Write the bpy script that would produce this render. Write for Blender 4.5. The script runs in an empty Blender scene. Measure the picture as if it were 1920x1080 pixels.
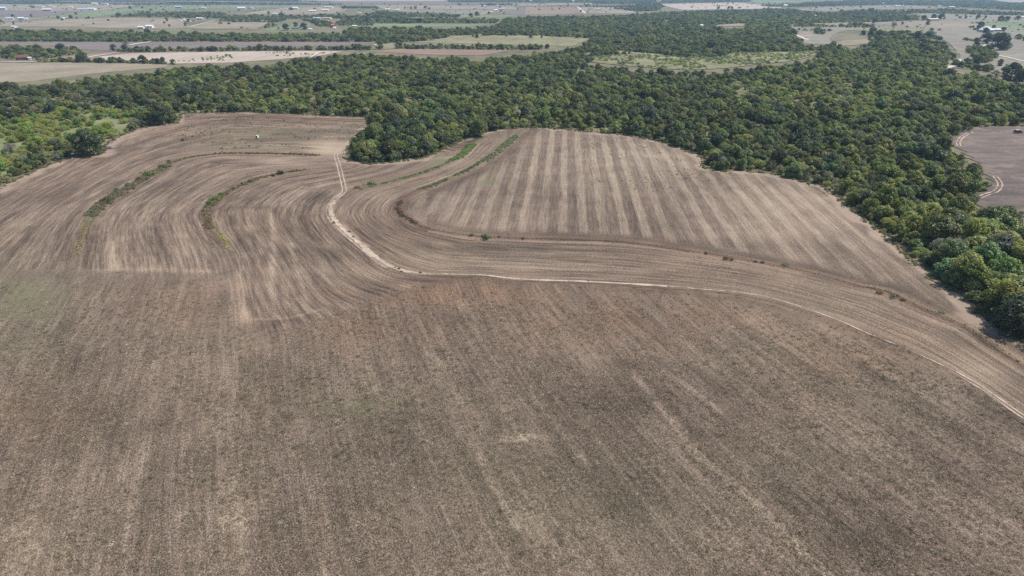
import bpy, bmesh, math, random
import numpy as np
from mathutils import Vector, Matrix
random.seed(7); RNG = np.random.default_rng(7)
S = bpy.context.scene
COL = S.collection
# ------------------------------------------------------------------ camera, sky, sun, exposure
CAM_H = 80.0; PITCH = math.radians(23.8); FPX = 1280.0
cam_d = bpy.data.cameras.new('camera'); cam = bpy.data.objects.new('camera', cam_d); COL.objects.link(cam)
cam.location = (0, 0, CAM_H); cam.rotation_euler = (math.pi/2 - PITCH, 0, 0)
cam_d.sensor_width = 36; cam_d.lens = 24; cam_d.clip_start = 1; cam_d.clip_end = 30000
S.camera = cam
SUN_EL = math.radians(56); SUN_AZ = math.radians(76)          # azimuth clockwise from +Y: behind the wood, to the right
w = bpy.data.worlds.new('World'); S.world = w; w.use_nodes = True
nt = w.node_tree; bg = nt.nodes['Background']; sky = nt.nodes.new('ShaderNodeTexSky')
sky.sky_type = 'NISHITA'; sky.sun_disc = False; sky.sun_elevation = SUN_EL; sky.sun_rotation = SUN_AZ
sky.altitude = 200; sky.air_density = 1.0; sky.dust_density = 1.2; sky.ozone_density = 1.0
nt.links.new(sky.outputs[0], bg.inputs[0]); bg.inputs[1].default_value = 0.14
sd = bpy.data.lights.new('sun', 'SUN'); sd.energy = 4.8; sd.angle = math.radians(0.53); sd.color = (1.0, 0.955, 0.89)
sun = bpy.data.objects.new('sun', sd); COL.objects.link(sun); sun.location = (300, 300, 400)
sdir = Vector((math.sin(SUN_AZ)*math.cos(SUN_EL), math.cos(SUN_AZ)*math.cos(SUN_EL), math.sin(SUN_EL)))
sun.rotation_euler = sdir.to_track_quat('Z', 'Y').to_euler()
S.view_settings.view_transform = 'Standard'; S.view_settings.look = 'None'
S.view_settings.exposure = 0.0; S.view_settings.gamma = 1.0; S.view_settings.use_curve_mapping = False
S.render.engine = 'CYCLES'
cy = S.cycles
cy.max_bounces = 6; cy.diffuse_bounces = 3; cy.glossy_bounces = 1; cy.transmission_bounces = 3; cy.volume_bounces = 1; cy.transparent_max_bounces = 4
cy.use_denoising = False
HAZE_DENSITY = 0.85e-4

# ------------------------------------------------------------------ terrain and picture-to-ground survey
def smooth(a, b, x):
    t = np.clip((x - a) / (b - a), 0, 1); return t*t*(3 - 2*t)
def hb(x, y):
    x = np.asarray(x, float); y = np.asarray(y, float)
    r = np.hypot(x, y)
    f = 1 - smooth(520, 820, r)
    return f * (0.9*np.sin(x/95 + 1.0)*np.sin(y/118) + 0.45*np.sin(x/41 + y/57) + 0.15*np.sin(x/17 - y/23))
CP, SP = math.cos(PITCH), math.sin(PITCH)
def ground(px, py):
    """where the sight line through a photo pixel meets the land"""
    px = np.asarray(px, float); py = np.asarray(py, float)
    u = (px - 960)/FPX; v = (540 - py)/FPX
    dx = u; dy = CP + v*SP; dz = -SP + v*CP
    dz = np.minimum(dz, -0.004)
    z = np.zeros_like(dx + dz)
    for _ in range(6):
        t = (CAM_H - z)/(-dz)
        z = hb(t*dx, t*dy)
    t = (CAM_H - z)/(-dz)
    return t*dx, t*dy
def project(x, y, z=0.0):
    rz = z - CAM_H
    d = y*CP - rz*SP; up = y*SP + rz*CP
    d = np.where(np.abs(d) < 1e-3, 1e-3, d)
    return 960 + FPX*x/d, 540 - FPX*up/d, d
def gp(pts):
    a = np.array(pts, float); X, Y = ground(a[:, 0], a[:, 1]); return np.stack([X, Y], 1)
def catmull(P, step=3.0, closed=False):
    P = np.asarray(P, float)
    if closed: Q = np.vstack([P[-1], P, P[0], P[1]]); n = len(P)
    else: Q = np.vstack([2*P[0]-P[1], P, 2*P[-1]-P[-2]]); n = len(P) - 1
    out = []
    for i in range(n):
        p0, p1, p2, p3 = Q[i:i+4]
        k = max(2, min(60, int(np.linalg.norm(p2-p1)/step)))
        t = np.linspace(0, 1, k, endpoint=False)[:, None]
        out.append(0.5*((2*p1) + (-p0+p2)*t + (2*p0-5*p1+4*p2-p3)*t*t + (-p0+3*p1-3*p2+p3)*t**3))
    if not closed: out.append(P[-1:])
    return np.vstack(out)
def inside(poly, x, y):
    poly = np.asarray(poly); r = np.zeros(np.shape(x), bool)
    x0, y0 = poly[:, 0], poly[:, 1]; x1, y1 = np.roll(x0, -1), np.roll(y0, -1)
    bb = (x >= x0.min()) & (x <= x0.max()) & (y >= y0.min()) & (y <= y0.max())
    xs, ys = x[bb], y[bb]; rr = np.zeros(xs.shape, bool)
    for a, b, c, d in zip(x0, y0, x1, y1):
        if b == d: continue
        k = (b > ys) != (d > ys)
        rr ^= k & (xs < (c - a)*(ys - b)/(d - b) + a)
    r[bb] = rr; return r
def polydist(L, x, y):
    """distance, signed side (+ = right of travel), arc length of nearest point"""
    L = np.asarray(L, float); n = x.size
    best = np.full(n, 1e12); side = np.zeros(n); arc = np.zeros(n); s = 0.0
    for (ax, ay), (bx, by) in zip(L[:-1], L[1:]):
        ux, uy = bx-ax, by-ay; l = math.hypot(ux, uy)
        if l < 1e-6: continue
        ux /= l; uy /= l
        rx = x-ax; ry = y-ay
        t = np.clip(rx*ux + ry*uy, 0, l)
        d2 = (rx - t*ux)**2 + (ry - t*uy)**2
        k = d2 < best
        best[k] = d2[k]; side[k] = (rx*uy - ry*ux)[k]; arc[k] = (s + t)[k]
        s += l
    return np.sqrt(best), np.sign(side), arc
def vnoise(x, y, sc, seed=0):
    """smooth value noise, numpy"""
    x = np.asarray(x)/sc; y = np.asarray(y)/sc
    xi = np.floor(x).astype(np.int64); yi = np.floor(y).astype(np.int64); fx = x-xi; fy = y-yi
    def h(a, b):
        n = (a*374761393 + b*668265263 + seed*974634563) & 0x7fffffff
        n = (n ^ (n >> 13))*1274126177 & 0x7fffffff
        return ((n ^ (n >> 16)) & 0xffff)/65535.0
    sx = fx*fx*(3-2*fx); sy = fy*fy*(3-2*fy)
    return (h(xi, yi)*(1-sx) + h(xi+1, yi)*sx)*(1-sy) + (h(xi, yi+1)*(1-sx) + h(xi+1, yi+1)*sx)*sy

# ------------------------------------------------------------------ surveyed lines (photo pixels)
WOOD_EDGE = [(-420,520),(-200,440),(0,352),(60,322),(110,303),(148,290),(188,290),(196,275),(218,258),(250,246),(290,234),(332,231),(340,213),(450,211),(600,217),(706,221),
  (690,240),(672,256),(652,280),(645,292),(655,302),(692,308),(740,304),(790,298),(822,285),(870,262),(905,250),(945,243),(1000,240),(1060,243),(1100,248),(1160,252),(1220,262),(1280,280),
  (1322,298),(1318,310),(1322,318),(1345,321),(1420,322),(1480,335),(1545,352),(1570,368),(1592,390),(1650,430),(1700,480),(1760,530),(1802,556),(1850,600),(1925,647),(2150,800),(2500,1020)]
FIELD_POLY = gp(WOOD_EDGE + [(2700,1180),(2700,1500),(-900,1500),(-900,740)])
WOOD_EDGE_L = gp(WOOD_EDGE)
LEFT_LINE = [(-420,620),(-200,500),(0,385),(120,320),(230,264),(330,233),(450,222),(700,232)]
LEFT_BERM = [(640,292),(607,291),(500,288),(417,288),(360,296),(322,307),(281,330),(235,357),(190,385),(167,412),(156,438),(150,473),(146,503),(138,560),(120,660)]
MID_BERM = [(640,312),(600,317),(569,321),(524,327),(474,340),(429,362),(398,383),(384,402),(395,431),(414,458),(429,485),(440,530),(446,590),(450,650)]
TRACK_TERRACE = [(905,262),(888,271),(866,294),(828,313),(771,332),(714,347),(672,357),(640,378),(622,405),(645,440),(683,472),(720,499),(790,523),(847,527),(980,532),(1200,540),(1400,557),(1560,603),(1700,658),(1800,712),(1920,795),(2200,960),(2500,1120)]
DITCH = [(985,243),(972,250),(957,264),(922,294),(877,321),(828,343),(790,357),(759,374),(746,389),(752,404),(782,423),(828,436),(896,446),(980,450),(1131,454),(1207,461),(1283,472),(1325,478),(1428,495),(1526,516),(1617,541),(1661,549),(1695,566),(1733,583),(1791,607),(1825,624),(1920,690),(2200,850),(2500,1010)]
TRACK = [(700,224),(690,238),(672,253),(655,266),(636,281),(630,292),(634,306),(640,330),(645,352),(644,361),(628,376),(620,391),(622,408),(645,434),(683,467),(720,496),(748,508),(790,518),(847,522),(930,525),(980,526)]
TRACK2 = [(980,526),(1100,530),(1250,540),(1400,553),(1480,571),(1560,599),(1630,630),(1700,658),(1760,685),(1800,705),(1860,741),(1920,783),(2100,900)]
CREST = [(-60,700),(200,668),(420,645),(480,632),(560,620),(640,592),(720,562),(800,536),(900,531)]
FZONE = [(-900,470),(-300,490),(0,502),(200,507),(410,512),(432,560),(442,618),(480,631),(560,620),(640,591),(720,561),(800,535),(900,530),(1000,533),(1200,540),(1400,557),(1560,603),(1700,658),(1800,712),(1920,795),(2200,960),(2500,1120),(2700,1500),(-900,1500)]
gl = lambda p: catmull(gp(p), 4.0)
G_LEFT, G_LB, G_MB, G_TT, G_DI = map(gl, (LEFT_LINE, LEFT_BERM, MID_BERM, TRACK_TERRACE, DITCH))
G_TRACK, G_TRACK2, G_CREST = map(gl, (TRACK, TRACK2, CREST))
F_POLY = gp(FZONE)
DITCH_POLY = np.vstack([G_DI, gp([(2700,900),(2300,600),(1600,200),(1000,200)])])

def relief_from(dLB, dMB, dTT, dDI, sDI, dCR):
    h = 0.55*np.exp(-(dLB/2.2)**2) + 0.6*np.exp(-(dMB/2.2)**2) + 0.6*np.exp(-(dTT/3.0)**2)
    h += 0.75*np.exp(-(dDI/1.9)**2) + 1.2*np.exp(-(dCR/8)**2)
    return h
def relief(x, y):
    x = np.atleast_1d(np.asarray(x, float)); y = np.atleast_1d(np.asarray(y, float))
    d = [polydist(L, x, y) for L in (G_LB, G_MB, G_TT, G_DI, G_CREST)]
    return relief_from(d[0][0], d[1][0], d[2][0], d[3][0], d[3][1], d[4][0])
def land(x, y):
    x = np.atleast_1d(np.asarray(x, float)); y = np.atleast_1d(np.asarray(y, float))
    h = hb(x, y); k = inside(FIELD_POLY, x, y)
    if k.any(): h[k] += relief(x[k], y[k])
    return h

# ------------------------------------------------------------------ helpers: nodes, meshes, tags
def mat(name):
    m = bpy.data.materials.new(name); m.use_nodes = True; n = m.node_tree
    for x in list(n.nodes): n.nodes.remove(x)
    return m, n
class N:
    def __init__(s, nt): s.t = nt
    def n(s, kind, **kw):
        x = s.t.nodes.new(kind)
        for k, v in kw.items(): setattr(x, k, v)
        return x
    def l(s, a, b): s.t.links.new(a, b)
    def sock(s, x, i, v):
        if isinstance(v, (int, float)): x.inputs[i].default_value = v
        elif isinstance(v, tuple): x.inputs[i].default_value = v if len(v) == len(x.inputs[i].default_value) else v + (1.0,)
        else: s.l(v, x.inputs[i])
    def math(s, op, a, b=0.0, clamp=False):
        x = s.n('ShaderNodeMath', operation=op); x.use_clamp = clamp; s.sock(x, 0, a); s.sock(x, 1, b); return x.outputs[0]
    def mix(s, f, a, b, mode='MIX'):
        x = s.n('ShaderNodeMix', data_type='RGBA', blend_type=mode); s.sock(x, 0, f); s.sock(x, 6, a); s.sock(x, 7, b); return x.outputs[2]
    def noise(s, vec, scale, detail=3, rough=0.6, dist=0.0, dims='3D'):
        x = s.n('ShaderNodeTexNoise', noise_dimensions=dims); 
        if vec is not None: s.l(vec, x.inputs['Vector'])
        x.inputs['Scale'].default_value = scale; x.inputs['Detail'].default_value = detail; x.inputs['Roughness'].default_value = rough; x.inputs['Distortion'].default_value = dist
        return x.outputs[0]
    def ss(s, v, a, b):
        x = s.n('ShaderNodeMapRange', interpolation_type='SMOOTHSTEP'); s.sock(x, 0, v); x.inputs[1].default_value = a; x.inputs[2].default_value = b; return x.outputs[0]
    def attr(s, name, kind='GEOMETRY'):
        return s.n('ShaderNodeAttribute', attribute_name=name, attribute_type=kind)
    def scale(s, v, sx, sy, sz=1):
        x = s.n('ShaderNodeVectorMath', operation='MULTIPLY'); s.l(v, x.inputs[0]); x.inputs[1].default_value = (sx, sy, sz); return x.outputs[0]
def finish(k, color, bump=None, bs=0.3, bd=0.1, rough=0.95):
    p = k.n('ShaderNodeBsdfPrincipled'); o = k.n('ShaderNodeOutputMaterial')
    k.sock(p, 'Base Color', color); p.inputs['Roughness'].default_value = rough; p.inputs['Specular IOR Level'].default_value = 0.15
    if bump is not None:
        b = k.n('ShaderNodeBump'); b.inputs['Strength'].default_value = bs; b.inputs['Distance'].default_value = bd
        k.l(bump, b.inputs['Height']); k.l(b.outputs[0], p.inputs['Normal'])
    k.l(p.outputs[0], o.inputs[0])
def tag(o, label=None, cat=None, group=None, kind=None):
    if label: o['label'] = label
    if cat: o['category'] = cat
    if group: o['group'] = group
    if kind: o['kind'] = kind
    return o
def link(name, me, m=None, parent=None, loc=None):
    o = bpy.data.objects.new(name, me); COL.objects.link(o)
    if m is not None and len(me.materials) == 0: me.materials.append(m)
    if parent is not None: o.parent = parent
    if loc is not None: o.location = loc
    return o
def empty(name, loc, rz=0.0, sc=1.0):
    o = bpy.data.objects.new(name, None); COL.objects.link(o); o.location = loc; o.rotation_euler = (0, 0, rz); o.scale = (sc, sc, sc); o.empty_display_size = 1
    return o
def np_mesh(name, V, F):
    V = np.asarray(V, np.float32); F = np.asarray(F, np.int32)
    me = bpy.data.meshes.new(name); k = F.shape[1]
    me.vertices.add(len(V)); me.vertices.foreach_set('co', V.ravel())
    me.loops.add(F.size); me.loops.foreach_set('vertex_index', F.ravel())
    me.polygons.add(len(F)); me.polygons.foreach_set('loop_start', np.arange(0, F.size, k, dtype=np.int32))
    me.update(calc_edges=True); return me
def set_attr(me, name, typ, dom, data):
    a = me.attributes.new(name, typ, dom)
    key = {'FLOAT': 'value', 'INT': 'value', 'FLOAT2': 'vector', 'FLOAT_VECTOR': 'vector', 'FLOAT_COLOR': 'color'}[typ]
    a.data.foreach_set(key, np.ascontiguousarray(data, np.int32 if typ == 'INT' else np.float32).ravel())

# ------------------------------------------------------------------ materials for the land
def m_field():
    m, t = mat('stubble_field_soil'); k = N(t)
    pos = k.n('ShaderNodeNewGeometry').outputs['Position']
    rc = k.attr('rows_contour').outputs['Vector']; rs = k.attr('rows_straight').outputs['Vector']
    wgt = k.attr('straight').outputs['Fac']
    ma = k.n('ShaderNodeSeparateColor'); k.l(k.attr('mask_a').outputs['Color'], ma.inputs[0])
    mb = k.n('ShaderNodeSeparateColor'); k.l(k.attr('mask_b').outputs['Color'], mb.inputs[0])
    bare, weed, red = ma.outputs; dark, light, contrast = mb.outputs
    def stripes(v):
        broad = k.noise(k.scale(v, 0.17, 0.006), 1.0, 1, 0.5)
        mid = k.noise(k.scale(v, 0.6, 0.02), 1.0, 2, 0.6)
        fine = k.noise(k.scale(v, 1.3, 0.07), 1.0, 2, 0.6)
        return broad, mid, fine
    b1, m1, f1 = stripes(rc); b2, m2, f2 = stripes(rs)
    mixf = lambda a, b: k.math('ADD', k.math('MULTIPLY', a, k.math('SUBTRACT', 1.0, wgt)), k.math('MULTIPLY', b, wgt))
    broad, mid, fine = mixf(b1, b2), mixf(m1, m2), mixf(f1, f2)
    # regular pale and dark harvest passes of the straight block
    sx = k.n('ShaderNodeSeparateXYZ'); k.l(rs, sx.inputs[0])
    wob = k.math('MULTIPLY', k.noise(k.scale(rs, 0.35, 0.03), 1.0, 2, 0.6), 2.2)
    passes = k.math('SINE', k.math('MULTIPLY', k.math('ADD', sx.outputs[0], wob), 2*math.pi/7.4))
    pat = k.attr('passes').outputs['Fac']
    passes = k.math('SUBTRACT', k.ss(k.math('ADD', passes, k.math('MULTIPLY', k.math('SUBTRACT', k.noise(pos, 0.8, 3, 0.7), 0.5), 1.3)), -0.25, 0.6), 0.5)
    passes = k.math('MULTIPLY', k.math('MULTIPLY', passes, pat), 0.25)
    rv = k.n('ShaderNodeMix', data_type='VECTOR'); k.l(wgt, rv.inputs[0]); k.l(rc, rv.inputs[4]); k.l(rs, rv.inputs[5])
    grain = k.noise(k.scale(rv.outputs[1], 3.4, 1.9), 1.0, 3, 0.75); grit = k.noise(pos, 6.0, 2, 0.7)
    patch = k.noise(pos, 0.02, 4, 0.6); patch2 = k.noise(pos, 0.09, 4, 0.65)
    s = k.math('ADD', k.math('MULTIPLY', k.math('SUBTRACT', broad, 0.5), 0.9), k.math('MULTIPLY', k.math('SUBTRACT', mid, 0.5), 1.15))
    s = k.math('ADD', s, k.math('MULTIPLY', k.math('SUBTRACT', fine, 0.5), 0.95))
    s = k.math('ADD', k.math('MULTIPLY', s, contrast), k.math('MULTIPLY', k.math('SUBTRACT', fine, 0.5), 0.28))
    s = k.math('ADD', s, passes)
    s = k.math('ADD', s, k.math('MULTIPLY', k.math('SUBTRACT', grain, 0.5), 1.65))
    s = k.math('ADD', s, k.math('MULTIPLY', k.math('SUBTRACT', grit, 0.5), 1.7))
    s = k.math('ADD', s, k.math('MULTIPLY', k.math('SUBTRACT', patch, 0.5), 0.45))
    s = k.math('ADD', s, k.math('MULTIPLY', k.math('SUBTRACT', patch2, 0.5), 0.36))
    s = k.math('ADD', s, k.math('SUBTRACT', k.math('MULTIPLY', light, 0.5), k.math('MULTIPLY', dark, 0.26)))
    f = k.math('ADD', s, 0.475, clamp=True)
    r = k.n('ShaderNodeValToRGB'); k.l(f, r.inputs[0]); cr = r.color_ramp
    cr.elements[0].position = 0.0; cr.elements[0].color = (0.036, 0.028, 0.020, 1)
    cr.elements[1].position = 1.0; cr.elements[1].color = (0.46, 0.372, 0.265, 1)
    for p, c in ((0.3, (0.100, 0.073, 0.053)), (0.5, (0.180, 0.131, 0.098)), (0.72, (0.286, 0.217, 0.158))):
        e = cr.elements.new(p); e.color = c + (1,)
    c = r.outputs[0]
    redn = k.math('MULTIPLY', red, k.ss(k.math('ADD', patch2, k.math('MULTIPLY', k.math('SUBTRACT', grain, 0.5), 0.5)), 0.3, 0.6))
    c = k.mix(k.math('MULTIPLY', redn, 0.75), c, (0.92, 0.72, 0.60), 'MULTIPLY')
    # pinkish clay shows in broad patches
    c = k.mix(k.math('MULTIPLY', k.ss(patch, 0.5, 0.75), 0.35), c, (0.23, 0.152, 0.108))
    wn = k.ss(k.math('ADD', k.math('MULTIPLY', weed, 0.62), k.math('SUBTRACT', k.noise(pos, 0.6, 5, 0.8), 0.5)), 0.30, 0.52)
    c = k.mix(k.math('MULTIPLY', wn, 0.75), c, k.mix(grain, (0.075, 0.080, 0.038), (0.24, 0.235, 0.12)))
    c = k.mix(k.math('MULTIPLY', weed, 0.42), c, k.mix(f, (0.07, 0.07, 0.042), (0.26, 0.245, 0.155)))
    # sparse green volunteers everywhere
    vg = k.ss(k.noise(pos, 0.75, 3, 0.7), 0.66, 0.75)
    c = k.mix(k.math('MULTIPLY', vg, 0.4), c, (0.09, 0.095, 0.05))
    bn = k.ss(k.math('ADD', bare, k.math('MULTIPLY', k.math('SUBTRACT', k.math('ADD', patch2, grain), 1.0), 0.6)), 0.3, 0.75)
    c = k.mix(k.math('MULTIPLY', bn, 0.85), c, k.mix(k.math('MULTIPLY', red, 0.7), k.mix(k.math('ADD', k.math('MULTIPLY', fine, 0.6), k.math('MULTIPLY', grain, 0.4)), (0.24, 0.175, 0.13), (0.46, 0.36, 0.275)), k.mix(grain, (0.17, 0.11, 0.08), (0.36, 0.245, 0.185))))
    hgt = k.math('ADD', k.math('ADD', grain, k.math('MULTIPLY', grit, 0.5)), fine)
    finish(k, c, hgt, 0.55, 0.22)
    return m
def m_patch(name, lo, hi, sx=0.05, sy=0.05, grain=0.6, weed=None, rot=0.0):
    m, t = mat(name); k = N(t)
    pos = k.n('ShaderNodeNewGeometry').outputs['Position']
    mp = k.n('ShaderNodeMapping'); mp.inputs['Rotation'].default_value = (0, 0, rot); mp.inputs['Scale'].default_value = (sx, sy, 1); k.l(pos, mp.inputs[0])
    a = k.noise(mp.outputs[0], 1.0, 4, 0.65); b = k.noise(pos, grain, 4, 0.7); c0 = k.noise(pos, 0.006, 3, 0.6)
    f = k.math('ADD', k.math('MULTIPLY', a, 0.7), k.math('ADD', k.math('MULTIPLY', b, 0.55), k.math('MULTIPLY', c0, 0.6)))
    c = k.mix(k.ss(f, 0.6, 1.25), lo, hi)
    if weed:
        c = k.mix(k.math('MULTIPLY', k.ss(k.noise(pos, 0.05, 5, 0.7), 0.5, 0.62), 0.7), c, weed)
    finish(k, c, b, 0.4, 0.3)
    return m
M_FIELD = m_field()
M_FLOOR = m_patch('woodland_floor_grass', (0.10, 0.095, 0.05), (0.27, 0.23, 0.15), 0.06, 0.06, 0.8, (0.10, 0.11, 0.05))
M_DARKSOIL = m_patch('dark_ploughed_soil', (0.075, 0.062, 0.056), (0.225, 0.175, 0.145), 0.03, 0.2, 0.7, (0.25, 0.19, 0.15), 0.35)
M_RUT = m_patch('pale_wheel_rut', (0.30, 0.225, 0.165), (0.58, 0.47, 0.36), 0.25, 0.25, 1.1)

# ------------------------------------------------------------------ structure: land sheets
def build_ground():
    a = np.concatenate([np.arange(-900, 901, 14.0), 900 + np.cumsum(np.geomspace(20, 900, 26))])
    xs = np.concatenate([-(900 + np.cumsum(np.geomspace(20, 900, 26)))[::-1], a])
    ys = np.concatenate([np.arange(-160, 901, 14.0), 900 + np.cumsum(np.geomspace(20, 900, 26))])
    X, Y = np.meshgrid(xs, ys); Z = hb(X, Y) - 0.25
    V = np.stack([X.ravel(), Y.ravel(), Z.ravel()], 1); nx, ny = len(xs), len(ys)
    i = (np.arange(ny-1)[:, None]*nx + np.arange(nx-1)[None]).ravel()
    o = link('ground', np_mesh('ground', V, np.stack([i, i+1, i+nx+1, i+nx], 1)), M_FLOOR)
    o.data.shade_smooth(); tag(o, kind='structure')
    return float(np.abs(xs).max()), float(ys.max())
GX, GY = build_ground()

def clip_grid(poly, step, zf, name, m, attrs=None):
    lo = poly.min(0) - step; hi = poly.max(0) + step
    xs = np.arange(lo[0], hi[0], step); ys = np.arange(lo[1], hi[1], step)
    X, Y = np.meshgrid(xs, ys); nx, ny = len(xs), len(ys)
    ins = inside(poly, X.ravel(), Y.ravel()).reshape(ny, nx)
    cell = ins[:-1, :-1] | ins[1:, :-1] | ins[:-1, 1:] | ins[1:, 1:]
    jj, ii = np.nonzero(cell); i = jj*nx + ii
    F = np.stack([i, i+1, i+nx+1, i+nx], 1)
    used = np.unique(F); re = np.zeros(nx*ny, np.int64); re[used] = np.arange(len(used)); F = re[F]
    x = X.ravel()[used]; y = Y.ravel()[used]
    z, at = zf(x, y)
    me = np_mesh(name, np.stack([x, y, z], 1), F)
    for nme, typ, d in at: set_attr(me, nme, typ, 'POINT', d)
    o = link(name, me, m); me.shade_smooth(); return o

BL = dict(dark=[(1150,760,150,60,.7),(1390,800,150,90,.45),(1640,1020,130,60,.5),(1130,900,190,90,.5),(540,1010,50,90,.55),(780,880,110,110,.45),(210,790,80,40,.6),(370,870,55,30,.5),(525,720,60,45,.55),(1180,690,60,14,.8),(1480,930,150,90,.35),(140,690,18,70,.5),(860,535,110,10,.5),(1750,840,140,80,.35),(760,390,16,26,.9),(1110,468,420,10,.55),(480,303,40,5,.3),(60,305,60,8,.0),(500,480,150,25,.3),(930,950,400,110,.25),(690,450,40,40,.3)],
  weed=[(50,560,110,70,.75),(30,650,90,60,.6),(690,770,120,22,.7),(1100,960,320,120,.5),(1420,880,200,80,.35),(1700,760,150,60,.4),(1480,660,200,60,.35),(915,340,24,7,.95),(1130,350,90,20,.35),(1250,300,70,40,.3),(560,260,60,10,.6),(470,252,120,8,.7),(470,272,150,8,.6),(700,770,200,40,.3),(820,300,45,14,.75),(790,300,40,8,.6),(530,245,150,18,.55),(945,268,22,14,.7),(1500,570,250,30,.3),(900,480,250,30,.25)],
  red=[(850,560,250,34,1.),(1200,600,320,70,.7),(60,770,120,50,.6),(700,620,160,45,.7),(1600,660,220,70,.6),(330,570,150,50,.5),(1000,452,260,7,1.),(520,225,190,16,.8),(420,250,200,25,.7),(700,470,80,60,.5),(560,270,120,15,.4)],
  light=[(975,830,34,8,.9),(450,980,35,30,.55),(60,1020,50,40,.35),(1230,300,90,40,.55),(1500,400,160,70,.45),(620,275,40,16,.9),(520,303,45,7,.5),(900,390,140,50,.2),(860,740,150,50,.0),(1150,300,150,50,.35),(190,260,60,10,.4),(1700,560,130,60,.25),(340,1000,220,90,.12),(1800,600,110,45,.4),(1870,690,110,40,.4),(1640,460,90,50,.3)])
def blob(name, px, py):
    r = np.zeros(px.shape)
    for cx, cy, rx, ry, a in BL[name]:
        r = np.maximum(r, a*np.exp(-(((px-cx)/rx)**2 + ((py-cy)/ry)**2)*0.9))
    return r
LIGHT_LINES = [(gl([(1190,705),(1215,735),(1310,850),(1400,925),(1480,1005),(1570,1100),(1700,1260)]), 0.75, .62), (gl([(1005,745),(1035,785),(1067,819),(1110,870)]), 0.6, .55),
  (gl([(880,830),(905,878),(940,940),(970,990)]), 0.5, .5), (gl([(1235,690),(1310,740),(1360,780)]), .6, .35), (gl([(1560,640),(1650,690),(1800,790)]), 1.0, .2)]
PALE_B = [(gl([(508,400),(513,465),(510,530),(520,600)]), 1.0, .5),(gl([(450,500),(452,550),(462,610)]), 1.1, .28),(gl([(545,455),(560,520),(580,590)]), .9, .45),(gl([(150,508),(300,505),(420,510)]), 1.6, .22),(gl([(480,600),(540,600),(600,585)]),.9,.4),(gl([(300,420),(330,470),(340,500)]),1.2,.25),(gl([(200,440),(215,500)]),1.3,.35)]
VP = lambda vx: ((lambda d: d/np.linalg.norm(d))(np.array([(vx-960)/FPX, CP + (565/FPX)*SP])))
D_DIR = VP(1065); F_DIR = VP(400)

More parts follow.
